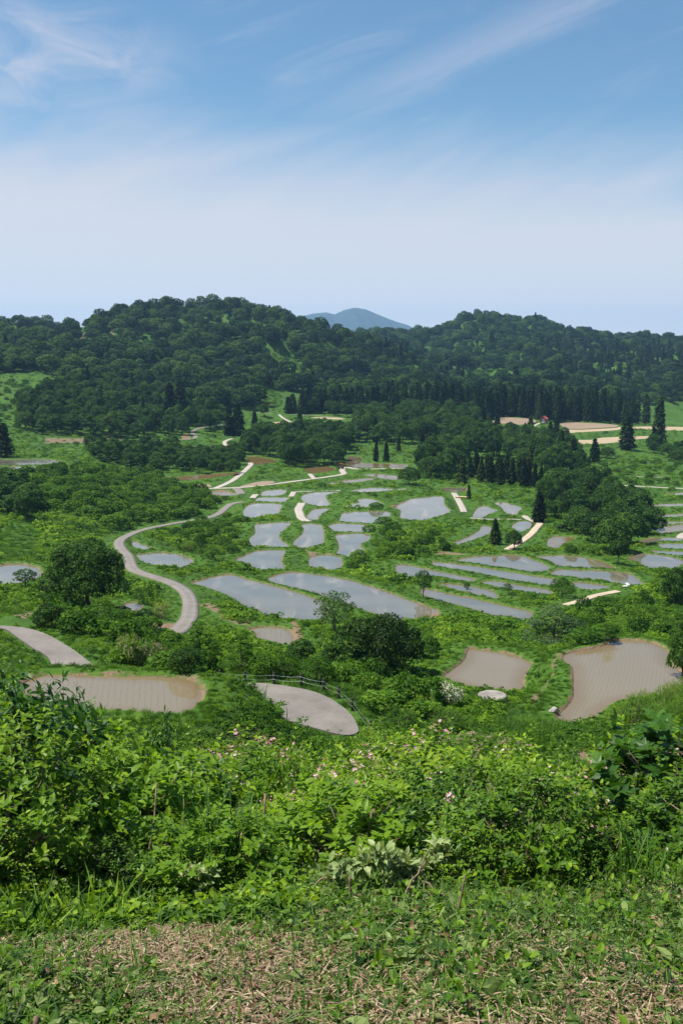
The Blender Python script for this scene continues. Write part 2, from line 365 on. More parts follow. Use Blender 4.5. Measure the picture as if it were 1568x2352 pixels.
# earth showing in the ground sheet: outline, strength
BARE = [
 ('4', [(-20,975),(60,985),(110,1010),(150,1050),(250,1090),(330,1100),(450,1085),(560,1098),(610,1130),(640,1190),(600,1240),(560,1240),(590,1190),(575,1150),(520,1115),(450,1106),(370,1112),(310,1128),(240,1115),(140,1090),(60,1020)], 1.0),
 ('3', [(900,930),(960,890),(1040,900),(1110,910),(1125,955),(1060,975),(950,985),(880,965)], .8),
 ('3', [(0,890),(60,880),(150,850),(235,850),(230,890),(190,940),(80,950),(0,945)], .7),
 ('4', [(640,625),(665,620),(690,650),(850,658),(855,668),(740,662),(690,690),(670,650)], .9),
 ('4', [(50,270),(130,250),(180,255),(260,275),(240,285),(130,275),(70,285)], .9),
 ('4', [(300,175),(430,160),(460,190),(330,210)], .35),
 ('4', [(1190,350),(1290,320),(1330,308),(1260,370),(1230,365)], .9),
 ('7', [(1060,690),(1120,680),(1210,710),(1200,740),(1120,755),(1070,745)], .8),
 ('7', [(1030,600),(1080,590),(1090,610),(1040,615)], .7),
 ('6', [(960,370),(1030,380),(1070,420),(1100,500),(1100,580),(1050,585),(1040,500),(1030,450),(990,400)], 1.0),
 ('6', [(820,560),(960,540),(1000,600),(900,640)], .45),
 ('7', [(860,440),(925,395),(985,325),(1030,285),(1045,292),(1000,335),(940,405),(895,450)], .85),
 ('1', [(345,250),(385,235),(395,265),(375,310),(350,300)], .9),
 ('1', [(505,225),(525,225),(528,262),(508,255)], .7),
 ('1', [(868,185),(882,185),(880,208),(868,208)], .9),
 ('1', [(1190,475),(1212,475),(1215,520),(1260,535),(1250,545),(1195,520)], .7),
 ('1', [(205,690),(560,690),(570,712),(205,714)], .6),
 ('1', [(830,672),(870,668),(878,695),(835,698)], .8),
 ('1', [(1300,815),(1340,815),(1345,850),(1310,850)], .35),
 ('1', [(1145,865),(1330,855),(1340,885),(1200,890)], .35),
 ('5', [(0,830),(60,850),(90,880),(20,885),(-60,870)], .6),
 ('5', [(0,475),(80,480),(230,505),(200,515),(60,500),(0,510)], .6),
]
# roads and tracks: centre line, width in metres, material
ROAD = [
 ('3', [(960,1010),(1010,1003),(1060,1003),(1110,985),(1150,945),(1180,905),(1193,860),(1195,800),(1180,742),(1120,692),(1040,662),(960,635),(900,622),(860,612),(835,590),(815,550),(800,500),(775,475),(745,445),(742,425),(765,398),(820,370),(890,345),(960,328),(1100,300),(1250,280),(1340,262),(1390,230),(1430,190),(1470,172),(1525,168)], 2.3, 'asphalt', 'narrow grey lane winding up from the valley past the lone big tree'),
 ('4', [(0,243),(90,241),(200,238),(290,233),(400,222),(560,200),(720,180),(860,160),(915,150),(885,132),(905,98),(950,118),(1000,121),(1100,119),(1290,114)], 2.6, 'concrete', 'pale concrete lane crossing the terraces behind the upper paddies'),
 ('4', [(95,241),(180,207),(250,160),(300,112),(322,92),(318,80)], 2.4, 'concrete', 'pale farm track climbing round the grassy knoll'),
 ('4', [(715,180),(700,162),(688,150)], 2.0, 'concrete', 'short pale spur leading to the small brown paddy'),
 ('4', [(572,292),(580,278),(590,262)], 2.0, 'concrete', 'short pale stub of track above the small paddies'),
 ('4', [(640,332),(632,350),(612,366),(622,392),(630,420),(648,440),(680,449)], 2.6, 'concrete', 'white curved farm track between the upper flooded paddies'),
 ('4', [(330,302),(342,288),(352,278)], 2.2, 'concrete', 'tiny pale track stub beside the small upper paddies'),
 ('4', [(225,238),(250,255),(262,275)], 3.0, 'asphalt', 'short grey ramp joining the lane at the earth bank'),
 ('4', [(600,262),(700,258),(790,256),(880,254)], 1.4, 'concrete', 'thin pale path along the edge of the upper paddies'),
 ('4', [(960,262),(1060,262),(1200,250),(1290,244)], 1.2, 'concrete', 'thin pale path behind the brown upper paddies'),
 ('5', [(130,112),(150,140),(165,170),(182,200),(195,232)], 2.2, 'concrete', 'pale straight track beside the large reflecting paddy'),
 ('5', [(575,255),(590,275),(640,292),(672,302)], 2.0, 'concrete', 'pale track curving round the small blue paddy'),
 ('5', [(672,302),(640,340),(610,375),(560,412),(500,446),(462,468)], 2.0, 'dirt', 'pale dirt track running down the slope below the small blue paddy'),
 ('5', [(235,268),(300,281),(400,277),(510,275),(560,280)], 1.1, 'concrete', 'thin pale path between two small reflecting paddies'),
 ('5', [(810,818),(870,808),(930,788),(985,762),(1020,748),(1080,745),(1160,728)], 1.6, 'dirt', 'stony dirt path leading to the white bags'),
 ('5', [(690,20),(760,30),(850,40),(1000,50),(1200,66),(1400,77),(1640,88)], 2.4, 'concrete', 'straight pale lane in front of the eastern woods'),
 ('5', [(1640,350),(1575,365),(1545,385),(1552,400)], 2.2, 'concrete', 'pale bend of track beside the orange earth plot'),
 ('1', [(200,716),(400,713),(570,710),(700,705),(800,701),(860,698),(905,692),(895,680),(880,668),(890,652),(960,637),(1035,627)], 2.6, 'asphalt', 'grey hillside lane below the wooded spur'),
 ('1', [(1032,745),(1042,728),(1030,712),(1035,703),(1065,694)], 2.4, 'concrete', 'short pale curve of track above the olive field'),
 ('1', [(1282,584),(1300,600),(1335,618)], 2.0, 'concrete', 'short straight pale track at the foot of the wooded hill'),
 ('1', [(1170,573),(1250,579)], 2.2, 'concrete', 'pale scrap of track below the lone round tree'),
 ('1', [(1340,582),(1480,590),(1600,604)], 2.0, 'concrete', 'pale track along the edge of the cedar wood'),
 ('2', [(878,640),(892,630),(912,622),(925,620)], 2.2, 'concrete', 'short pale drive up to the red roofed hut'),
 ('2', [(1350,868),(1420,873),(1500,870)], 1.0, 'concrete', 'thin pale path across the eastern grass slope'),
]
# paved areas that are not ribbons: outline
APRON = [
 ('6', [(1105,384),(1200,382),(1330,398),(1450,424),(1540,468),(1605,520),(1640,575),(1640,610),(1575,620),(1450,590),(1300,545),(1235,490),(1215,440),(1150,402)], 'asphalt', 'grey asphalt bend of the near road inside the cable fence'),
 ('3', [(-160,938),(0,945),(150,958),(270,990),(370,1040),(480,1110),(560,1172),(612,1216),(480,1222),(345,1205),(300,1140),(200,1080),(100,1010),(50,975),(0,963),(-160,957)], 'asphalt', 'grey asphalt road sweeping down beside the near paddy'),
]
# areas of short, bright grass in the ground sheet
MOWN = [
 ('6', [(150,400),(205,330),(500,335),(850,340),(950,370),(1000,430),(960,560),(850,640),(780,560),(200,520)], 1.0),
 ('7', [(700,560),(900,500),(1000,560),(1080,600),(900,640),(740,620)], .9),
 ('7', [(860,440),(940,380),(1030,280),(1070,320),(1065,450),(1000,530),(950,560),(880,500)], .4),
 ('3', [(0,300),(60,280),(250,290),(230,420),(250,520),(100,560),(0,560)], .6),
 ('3', [(210,130),(820,150),(700,250),(420,240),(280,170)], .8),
 ('1', [(1240,290),(1310,285),(1400,430),(1330,430),(1240,350)], .8),
 ('2', [(620,385),(760,375),(1000,380),(1000,410),(640,430)], .8),
 ('2', [(1150,430),(1230,425),(1230,445),(1150,450)], .8),
]
# ------------------------------------------------------------------ helpers for objects and meshes
def link(o, parent=None):
    COL.objects.link(o)
    if parent is not None: o.parent = parent
    return o
def tag(o, label=None, cat=None, group=None, kind=None):
    if label: o['label'] = label
    if cat: o['category'] = cat
    if group: o['group'] = group
    if kind: o['kind'] = kind
    return o
def mk_mesh(name, V, faces, mats=(), attrs=None, smooth=False, matidx=None):
    """faces: list of integer arrays (n, k), one per face size; attrs: name -> one float per vertex"""
    me = bpy.data.meshes.new(name)
    V = np.ascontiguousarray(V, dtype=np.float32)
    me.vertices.add(len(V)); me.vertices.foreach_set('co', V.ravel())
    faces = [np.asarray(f, dtype=np.int32) for f in faces if len(f)]
    tot = [f.shape[1] * len(f) for f in faces]
    if tot:
        idx = np.concatenate([f.ravel() for f in faces])
        sz = np.concatenate([np.full(len(f), f.shape[1], np.int32) for f in faces])
        st = np.concatenate([[0], np.cumsum(sz)[:-1]]).astype(np.int32)
        me.loops.add(len(idx)); me.loops.foreach_set('vertex_index', idx)
        me.polygons.add(len(sz)); me.polygons.foreach_set('loop_start', st)
        try: me.polygons.foreach_set('loop_total', sz)
        except Exception: pass
        me.polygons.foreach_set('use_smooth', np.full(len(sz), bool(smooth)))
        if matidx is not None: me.polygons.foreach_set('material_index', np.asarray(matidx, np.int32))
    for m in mats: me.materials.append(m)
    for k, v in (attrs or {}).items():
        a = me.attributes.new(k, 'FLOAT', 'POINT'); a.data.foreach_set('value', np.asarray(v, np.float32))
    me.update(calc_edges=True)
    return me
def obj(name, me, parent=None):
    return link(bpy.data.objects.new(name, me), parent)
def empty(name, loc=(0, 0, 0), rz=0.0, sc=1.0):
    o = bpy.data.objects.new(name, None); o.location = loc; o.rotation_euler = (0, 0, rz)
    o.scale = (sc, sc, sc) if not hasattr(sc, '__len__') else sc
    o.empty_display_size = 0.3
    return link(o)

def new_mat(name):
    m = bpy.data.materials.new(name); m.use_nodes = True
    g = NG(m.node_tree); g.n.clear()
    out = g.add('ShaderNodeOutputMaterial'); bs = g.add('ShaderNodeBsdfPrincipled')
    g.l.new(bs.outputs[0], out.inputs[0])
    return m, g, bs, out
def attr(g, name):
    a = g.add('ShaderNodeAttribute', attribute_name=name); return a.outputs['Fac']
def pos(g):
    return g.add('ShaderNodeNewGeometry').outputs['Position']
def bump(g, bs, h, strength, dist=1.0):
    b = g.add('ShaderNodeBump'); b.inputs['Strength'].default_value = strength; b.inputs['Distance'].default_value = dist
    g.put(b, 'Height', h); g.l.new(b.outputs[0], bs.inputs['Normal'])

def mat_ground():
    m, g, bs, _ = new_mat('meadow_ground')
    p = pos(g)
    n1 = g.noise(p, 0.35, 5, 0.6); n2 = g.noise(p, 2.3, 4, 0.6); n3 = g.noise(p, 11.0, 3, 0.6)
    nb = g.noise(p, 0.05, 3, 0.5)
    grass = g.ramp(n2, [(0.3, (0.022, 0.056, 0.007)), (0.5, (0.044, 0.104, 0.010)), (0.72, (0.088, 0.165, 0.016))])
    wild = g.ramp(n1, [(0.3, (0.016, 0.042, 0.007)), (0.52, (0.034, 0.084, 0.009)), (0.75, (0.07, 0.135, 0.014))])
    mown = g.ramp(n2, [(0.28, (0.028, 0.070, 0.008)), (0.55, (0.052, 0.118, 0.011)), (0.8, (0.105, 0.155, 0.020))])
    soil = g.ramp(n3, [(0.25, (0.07, 0.046, 0.028)), (0.5, (0.17, 0.115, 0.073)), (0.8, (0.30, 0.22, 0.145))])
    gap_shade = g.ramp(n3, [(0.3, (0.018, 0.026, 0.010)), (0.7, (0.035, 0.05, 0.016))])  # dark ground tone: shade between the slope shrubs, put into the colour
    c = g.mix(g.smooth(nb, 0.4, 0.6), grass, wild)
    c = g.mix(attr(g, 'mown'), c, mown)
    c = g.mix(attr(g, 'wood'), c, gap_shade)
    sb = g.smooth(g.math('ADD', attr(g, 'bare'), g.math('MULTIPLY', g.math('SUBTRACT', g.noise(p, 0.9, 4, 0.65), 0.5), 0.9)), 0.42, 0.62)
    c = g.mix(sb, c, soil)
    g.l.new(c, bs.inputs['Base Color']); bs.inputs['Roughness'].default_value = 0.9
    bs.inputs['Specular IOR Level'].default_value = 0.15
    bump(g, bs, g.math('ADD', n2, g.math('MULTIPLY', n3, 0.4)), 0.6, 0.3)
    return m
def mat_water(mud, tone):
    m, g, bs, _ = new_mat('paddy_water')
    tc = g.add('ShaderNodeTexCoord').outputs['Object']
    mp = g.add('ShaderNodeMapping'); g.put(mp, 0, tc); mp.inputs['Scale'].default_value = (0.28, 0.05, 1); mp.inputs['Rotation'].default_value = (0, 0, 0.5)
    n1 = g.noise(mp.outputs[0], 1.0, 5, 0.6, 0.4)          # drifts of stirred-up silt
    n2 = g.noise(tc, 0.12, 3, 0.5)
    deep = (0.100, 0.100, 0.078); silt = (0.27, 0.225, 0.16); brown = (0.135, 0.092, 0.032)
    base = g.mix(g.smooth(n2, 0.35, 0.65), (*deep, 1), (0.135, 0.130, 0.100, 1))
    base = g.mix(g.smooth(n1, 0.50, 0.70, 0, 0.85), base, (*silt, 1))
    base = g.mix(mud if tone != 'sand' else mud + .45, base, (*(brown if tone == 'brown' else (0.165, 0.132, 0.084)), 1))
    edge = attr(g, 'shore')
    base = g.mix(g.math('MULTIPLY', edge, 0.75), base, (0.125, 0.082, 0.034, 1))
    g.l.new(base, bs.inputs['Base Color'])
    bs.inputs['IOR'].default_value = 1.78 if tone == 'grey' else 1.55 if tone == 'brown' else 1.4
    mp2 = g.add('ShaderNodeMapping'); g.put(mp2, 0, tc); mp2.inputs['Scale'].default_value = (0.03, 0.16, 1); mp2.inputs['Rotation'].default_value = (0, 0, 0.25)
    wind = g.noise(mp2.outputs[0], 1.0, 5, 0.6, 0.8)            # patches ruffled by the wind
    ro = g.smooth(wind, 0.42, 0.62, 0.010, 0.075)
    g.put(bs, 'Roughness', g.math('ADD', ro, 0.25 * max(0, mud - .5)) if mud > .5 else ro)
    w = g.noise(tc, 3.0, 3, 0.6)
    bump(g, bs, g.math('MULTIPLY', w, g.smooth(wind, 0.42, 0.62, 0.3, 1.0)), 0.035 if mud < .8 else 0.2, 0.1)
    return m
def mat_field(c0, c1):
    m, g, bs, _ = new_mat('bare_field')
    p = pos(g)
    mp = g.add('ShaderNodeMapping'); g.put(mp, 0, p); mp.inputs['Scale'].default_value = (0.06, 0.5, 0.5)
    n = g.noise(mp.outputs[0], 1.0, 6, 0.65)
    g.l.new(g.ramp(n, [(0.3, c0), (0.7, c1)]), bs.inputs['Base Color']); bs.inputs['Roughness'].default_value = 0.9
    return m
def mat_road(kind):
    m, g, bs, _ = new_mat(kind)
    p = pos(g)
    n1 = g.noise(p, 0.5, 5, 0.6); n2 = g.noise(p, 9.0, 4, 0.7); n3 = g.noise(p, 60.0, 2, 0.6)
    if kind == 'asphalt': a, b, c = (0.095, 0.083, 0.070), (0.150, 0.132, 0.115), (0.205, 0.185, 0.165)
    elif kind == 'concrete': a, b, c = (0.22, 0.193, 0.158), (0.31, 0.275, 0.23), (0.37, 0.335, 0.285)
    else: a, b, c = (0.22, 0.165, 0.11), (0.38, 0.30, 0.21), (0.46, 0.39, 0.29)
    col = g.ramp(g.math('ADD', g.math('MULTIPLY', n1, 0.6), g.math('MULTIPLY', n2, 0.4)), [(0.3, a), (0.5, b), (0.72, c)])
    ac = attr(g, 'across'); e = g.math('ABSOLUTE', ac)
    wheel = g.smooth(g.math('ABSOLUTE', g.math('SUBTRACT', e, 0.45)), 0.0, 0.22, 0.22, 0.0)
    col = g.mix(wheel, col, (c[0] * 1.25, c[1] * 1.25, c[2] * 1.25, 1))
    crack = g.smooth(g.noise(p, 1.7, 8, 0.75, 1.5), 0.485, 0.5, 0.0, 0.35) if kind != 'dirt' else 0.0
    if kind != 'dirt': col = g.mix(g.math('MULTIPLY', crack, g.smooth(g.noise(p, 1.7, 8, 0.75, 1.5), 0.515, 0.5)), col, (a[0] * .5, a[1] * .5, a[2] * .5, 1))
    dirt = g.smooth(g.math('ADD', e, g.math('MULTIPLY', g.math('SUBTRACT', n2, 0.5), 0.5)), 0.78, 1.0, 0, 0.75)
    col = g.mix(dirt, col, (0.10, 0.085, 0.045, 1))
    g.l.new(col, bs.inputs['Base Color']); bs.inputs['Roughness'].default_value = 0.85
    bump(g, bs, n3, 0.3, 0.02)
    return m

# ------------------------------------------------------------------ everything that levels the ground
def seg_dist(P, poly, closed=True):
    """distance of points to a polyline, and position (segment index + fraction) of the nearest point"""
    a = poly if closed else poly[:-1]
    b = np.roll(poly, -1, 0) if closed else poly[1:]
    best = np.full(len(P), 1e9); where = np.zeros(len(P))
    for k in range(len(a)):
        d = b[k] - a[k]; L = d @ d + 1e-12
        s = np.clip(((P - a[k]) @ d) / L, 0, 1)
        q = P - a[k] - s[:, None] * d
        dist = (q * q).sum(1)
        up = dist < best
        best[up] = dist[up]; where[up] = k + s[up]
    return np.sqrt(best), where
def inside(P, poly):
    r = np.zeros(len(P), bool)
    b = np.roll(poly, -1, 0)
    for (x1, y1), (x2, y2) in zip(poly, b):
        if y1 == y2: continue
        c = ((y1 > P[:, 1]) != (y2 > P[:, 1])) & (P[:, 0] < (x2 - x1) * (P[:, 1] - y1) / (y2 - y1) + x1)
        r ^= c
    return r
def flat_outline(pic, zl, smooth=1):
    p = smooth_loop(pic)
    s = slope(p[:, 1]); Y = zl / s; X = Y * side(p[:, 0], p[:, 1])
    return np.stack([X, Y], 1)
def level_of(pic):
    p = np.asarray(pic, float)
    c = (p.max(0) + p.min(0)) / 2
    c[0] = min(max(c[0], -40), 1610)
    return float(pick([c[0]], [c[1]])[0, 2])

LEVEL = []        # dicts: kind, poly (N,2), z, ...
for crop, pts, opt in PADDY:
    pic = D(crop, pts); z = opt.get('z') or level_of(pic)
    LEVEL.append(dict(kind='paddy', poly=flat_outline(pic, z), z=z, opt=opt, crop=crop))
for crop, pts, key in FIELD:
    pic = D(crop, pts); z = level_of(pic)
    LEVEL.append(dict(kind='field', poly=flat_outline(pic, z), z=z, opt=key))
for crop, pts, mt, lb in APRON:
    pic = D(crop, pts); z = level_of(pic)
    LEVEL.append(dict(kind='apron', poly=flat_outline(pic, z), z=z, opt=mt, label=lb))
for crop, pts, wid, mt, lb in ROAD:
    pic = chaikin(D(crop, pts), 2, False)
    w = pick(pic[:, 0], pic[:, 1])
    seg = np.r_[0, np.cumsum(np.linalg.norm(np.diff(w[:, :2], axis=0), axis=1))]
    n = max(6, int(seg[-1] / 1.6)); q = np.linspace(0, seg[-1], n)
    w = np.stack([np.interp(q, seg, w[:, i]) for i in range(3)], 1)
    for _ in range(6):
        w[1:-1] = .25 * w[:-2] + .5 * w[1:-1] + .25 * w[2:]
    LEVEL.append(dict(kind='road', line=w, half=wid / 2, opt=mt, label=lb))

def poly_dist(P, L):
    if L['kind'] == 'road':
        d, wh = seg_dist(P, L['line'][:, :2], False)
        k = np.clip(wh.astype(int), 0, len(L['line']) - 2); f = wh - k
        z = L['line'][k, 2] * (1 - f) + L['line'][k + 1, 2] * f
        return d - L['half'], z
    d, _ = seg_dist(P, L['poly'])
    d[inside(P, L['poly'])] *= -1
    return d, np.full(len(P), L['z'])

# ------------------------------------------------------------------ ground sheet (a fan of rows and columns that gets coarser with distance)
APEX = 8.0
rows = np.concatenate([np.geomspace(3.0, 30, 150, endpoint=False), np.geomspace(30, 75, 130, endpoint=False), np.geomspace(75, 330, 560, endpoint=False),
                       np.geomspace(330, 750, 260, endpoint=False), np.geomspace(750, 2500, 170)])
cols = np.linspace(-0.60, 0.60, 561)
RR, UU = np.meshgrid(rows, cols, indexing='ij')
GX = RR * UU; GY = RR - APEX
GZ = base_z(GX, GY)
def hillnoise(X, Y):
    r = np.random.default_rng(5); z = np.zeros_like(X)
    for wl, a in ((170, 7), (110, 5), (70, 3), (45, 2), (30, 1.2)):
        for _ in range(4):
            th = r.uniform(0, math.pi); ph = r.uniform(0, 6.28)
            z += a / 2 * np.sin((X * math.cos(th) + Y * math.sin(th)) * 6.283 / (wl * r.uniform(.8, 1.2)) + ph)
    return z
GZ += hillnoise(GX, GY) * np.clip((GY - 690) / 250, 0, 1) * 0.8
P = np.stack([GX.ravel(), GY.ravel()], 1)
num = GZ.ravel() / 36.0; den = np.full(len(P), 1 / 36.0)
DW = np.full(len(P), 99.0); DR = np.full(len(P), 99.0)      # distance to water / to paving
carve = []
for L in LEVEL:
    pts = L['line'][:, :2] if L['kind'] == 'road' else L['poly']
    mid = pts[:, 1].mean(); Rm = 9.0 + 0.03 * mid
    lo, hi = pts.min(0) - Rm, pts.max(0) + Rm
    ix = np.nonzero((P[:, 0] > lo[0]) & (P[:, 0] < hi[0]) & (P[:, 1] > lo[1]) & (P[:, 1] < hi[1]))[0]
    if not len(ix): continue
    d, z = poly_dist(P[ix], L)
    rim = 0.28 if L['kind'] == 'paddy' else 0.0
    w = np.where(d < Rm, (1 - np.clip(d / Rm, 0, 1) ** 2) ** 2 / np.maximum(d, 0.3) ** 2, 0)
    num[ix] += w * (z + rim); den[ix] += w
    A = DW if L['kind'] == 'paddy' else DR
    A[ix] = np.minimum(A[ix], d)
    sel = d < 1.2
    carve.append((L['kind'], ix[sel], d[sel], z[sel]))
Z = num / den
def sstep(x, a, b):
    t = np.clip((x - a) / (b - a), 0, 1); return t * t * (3 - 2 * t)
for kind, ix, d, z in carve:
    if kind == 'paddy':
        s = sstep(-d, -0.5, 0.5); Z[ix] = Z[ix] * (1 - s) + (z - 0.35) * s
for kind, ix, d, z in carve:
    if kind != 'paddy':
        s = sstep(-d, -1.0, -0.25); Z[ix] = Z[ix] * (1 - s) + (z - 0.10) * s
GZ = Z.reshape(GX.shape)
DW = DW.reshape(GX.shape); DR = DR.reshape(GX.shape)
# small roughness of the ground
r_ = np.random.default_rng(3)
rough = np.zeros_like(GX)
for wl in (2.2, 3.7, 6.1, 9.5):
    for _ in range(3):
        th = r_.uniform(0, math.pi); ph = r_.uniform(0, 6.28)
        rough += wl * 0.010 * np.sin((GX * math.cos(th) + GY * math.sin(th)) * 6.283 / wl + ph)
GZ += rough * np.clip((np.minimum(DW, DR) - 0.6) / 2.5, 0, 1) * np.clip(1.2 - GY / 200, 0, 1)

def fan(X, Y):
    rr = np.asarray(Y, float) + APEX
    fi = np.interp(rr, rows, np.arange(len(rows)))
    fj = (np.asarray(X, float) / np.maximum(rr, 0.1) - cols[0]) / (cols[1] - cols[0])
    return fi, fj
def ground_z(X, Y): return bilerp(GZ, *fan(X, Y))
def water_d(X, Y): return bilerp(DW, *fan(X, Y))
def road_d(X, Y): return bilerp(DR, *fan(X, Y))
def in_pic(X, Y, Zz, crop, pts):
    dx, dy, _ = to_pic(np.asarray(X), np.asarray(Y), np.asarray(Zz))
    return inside(np.stack([np.ravel(dx), np.ravel(dy)], 1), np.array(D(crop, pts)))

def build_ground():
    bare = np.zeros(GX.size); mown = np.zeros(GX.size); wood = np.zeros(GX.size)
    # patches are measured in the picture and kept as places on the ground
    for src, arr in ((BARE, bare), (MOWN, mown)):
        for crop, pts, s in src:
            w = pick(*zip(*D(crop, pts)))[:, :2]
            lo, hi = w.min(0) - 3, w.max(0) + 3
            ix = np.nonzero((P[:, 0] > lo[0]) & (P[:, 0] < hi[0]) & (P[:, 1] > lo[1]) & (P[:, 1] < hi[1]))[0]
            if not len(ix): continue
            d, _ = seg_dist(P[ix], w); d[inside(P[ix], w)] *= -1
            arr[ix] = np.maximum(arr[ix], s * sstep(-d, -1.0, 1.0))
    yv = GY.ravel(); wood = np.maximum(wood, .9 * sstep(yv, 7.2, 8.2) * sstep(-yv, -58, -44) * sstep(np.minimum(DW, DR).ravel(), 1.5, 4))  # 'wood' masks the painted shade in the gaps below the near hedge
    # trodden earth at the water's edge
    bare = np.maximum(bare, 0.58 * sstep(-np.abs(DW.ravel() - 0.15), -0.5, -0.1))
    near = np.clip(1 - (GY.ravel() - 6.2) / 2.0, 0, 1)
    bare = np.maximum(bare, 0.5 * near)
    mown = np.maximum(mown, .55 * sstep(-DW.ravel(), -2.2, -1.0))
    n = GX.shape
    idx = np.arange(GX.size).reshape(n)
    q = np.stack([idx[:-1, :-1], idx[:-1, 1:], idx[1:, 1:], idx[1:, :-1]], -1).reshape(-1, 4)
    V = np.stack([GX.ravel(), GY.ravel(), GZ.ravel()], 1)
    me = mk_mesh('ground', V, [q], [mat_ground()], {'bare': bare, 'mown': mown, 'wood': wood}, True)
    o = obj('ground', me)
    tag(o, 'green terraced hillside falling to a valley and rising to wooded hills', None, None, 'structure')
build_ground()

MW = {}
def build_levels():
    mr = {k: mat_road(k) for k in ('asphalt', 'concrete', 'dirt')}
    mf = {'beige': mat_field((0.24, 0.175, 0.10), (0.36, 0.285, 0.175)), 'soil': mat_field((0.15, 0.105, 0.065), (0.25, 0.185, 0.12))}
    for L in LEVEL:
        k = L['kind']
        if k == 'road':
            w = L['line']; t = np.gradient(w[:, :2], axis=0); t /= np.linalg.norm(t, axis=1)[:, None]
            nrm = np.stack([-t[:, 1], t[:, 0]], 1)
            acr = np.array([-1.0, -1.0, -0.55, 0, 0.55, 1.0, 1.0]); dz = np.array([-0.3, 0.0, 0.03, 0.045, 0.03, 0.0, -0.3])
            r = np.random.default_rng(int(abs(w[0, 0] * 97)) % 9999)
            jit = np.convolve(r.normal(0, 1, len(w) + 4), np.ones(5) / 5, 'valid') * 0.12
            V = []
            for a, z in zip(acr, dz):
                hw = L['half'] * a + (jit if abs(a) == 1 else 0)
                V.append(np.stack([w[:, 0] + nrm[:, 0] * hw, w[:, 1] + nrm[:, 1] * hw, w[:, 2] + z], 1))
            V = np.stack(V, 1); n, c = V.shape[:2]
            idx = np.arange(n * c).reshape(n, c)
            q = np.stack([idx[:-1, :-1], idx[1:, :-1], idx[1:, 1:], idx[:-1, 1:]], -1).reshape(-1, 4)
            me = mk_mesh('road', V.reshape(-1, 3), [q], [mr[L['opt']]], {'across': np.tile(acr, n)}, True)
            o = obj('path' if L['half'] < 1.25 else 'road', me)
            tag(o, L['label'], None, None, 'structure')
            continue
        poly = L['poly']
        if k == 'paddy': poly = poly * 1.0
        c = poly.mean(0)
        # rings: outline and two insets, so the shore can be coloured
        area = np.abs(np.sum(poly[:, 0] * np.roll(poly[:, 1], -1) - np.roll(poly[:, 0], -1) * poly[:, 1])) / 2
        ccw = np.sum(poly[:, 0] * np.roll(poly[:, 1], -1) - np.roll(poly[:, 0], -1) * poly[:, 1]) > 0
        if not ccw: poly = poly[::-1]
        e = np.roll(poly, -1, 0) - np.roll(poly, 1, 0); e /= np.linalg.norm(e, axis=1)[:, None] + 1e-9
        nin = np.stack([-e[:, 1], e[:, 0]], 1)
        if k == 'paddy': outer = poly - nin * 0.45
        else: outer = poly
        zz = {'paddy': 0.0, 'field': 0.02, 'apron': 0.02}[k]
        m = len(poly)
        V3 = lambda p, z: np.c_[p - c, np.full(len(p), z)]
        V = np.vstack([V3(outer, -0.3 if k != 'paddy' else 0), V3(poly, 0)])
        ring = np.stack([np.arange(m), (np.arange(m) + 1) % m, m + (np.arange(m) + 1) % m, m + np.arange(m)], 1)
        if k == 'paddy':
            # fill with a grid of triangles so that the shore attribute fades inward
            bm = bmesh.new()
            vs = [bm.verts.new((x - c[0], y - c[1], 0)) for x, y in outer]
            bm.faces.new(vs)
            bmesh.ops.triangulate(bm, faces=bm.faces[:])
            for _ in range(5):
                lim = max(1.0, math.sqrt(area) / 12)
                ed = [x for x in bm.edges if x.calc_length() > lim]
                if not ed or len(bm.verts) > 2500: break
                bmesh.ops.subdivide_edges(bm, edges=ed, cuts=1)
                bmesh.ops.triangulate(bm, faces=bm.faces[:])
            me = bpy.data.meshes.new('water'); bm.to_mesh(me); bm.free()
            pv = np.array([v.co[:2] for v in me.vertices]) + c
            d, _ = seg_dist(pv, poly)
            inn = inside(pv, poly)
            wid = 1.5 if area > 60 else 0.7
            sh = np.where(inn, 1 - np.clip(d / wid, 0, 1), 1.0)
            a = me.attributes.new('shore', 'FLOAT', 'POINT'); a.data.foreach_set('value', sh.astype(np.float32))
            key = (round(L['opt'].get('m', 0.05), 2), L['opt'].get('c') or ('brown' if L['opt'].get('m', 0) > .45 or L['crop'] in '5c' else 'grey'))
            if key not in MW: MW[key] = mat_water(*key)
            me.materials.append(MW[key])
            o = obj('paddy_water', me); o.location = (c[0], c[1], L['z'])
            tag(o, 'shallow muddy water standing in a terraced rice paddy', None, None, 'structure')
        else:
            bm = bmesh.new()
            vs = [bm.verts.new(v) for v in V]
            top = bm.faces.new(vs[m:])
            for q in ring: bm.faces.new([vs[i] for i in q])
            bmesh.ops.triangulate(bm, faces=[top])
            me = bpy.data.meshes.new(k); bm.to_mesh(me); bm.free()
            d, _ = seg_dist(np.array([v.co[:2] for v in me.vertices]) + c, poly)
            a = me.attributes.new('across', 'FLOAT', 'POINT'); a.data.foreach_set('value', np.zeros(len(me.vertices), np.float32))
            me.materials.append(mf[L['opt']] if k == 'field' else mr[L['opt']])
            o = obj('field' if k == 'field' else 'road', me); o.location = (c[0], c[1], L['z'] + zz)
            tag(o, L.get('label', 'bare dry earth of a field left between green banks'), None, None, 'structure')
build_levels()
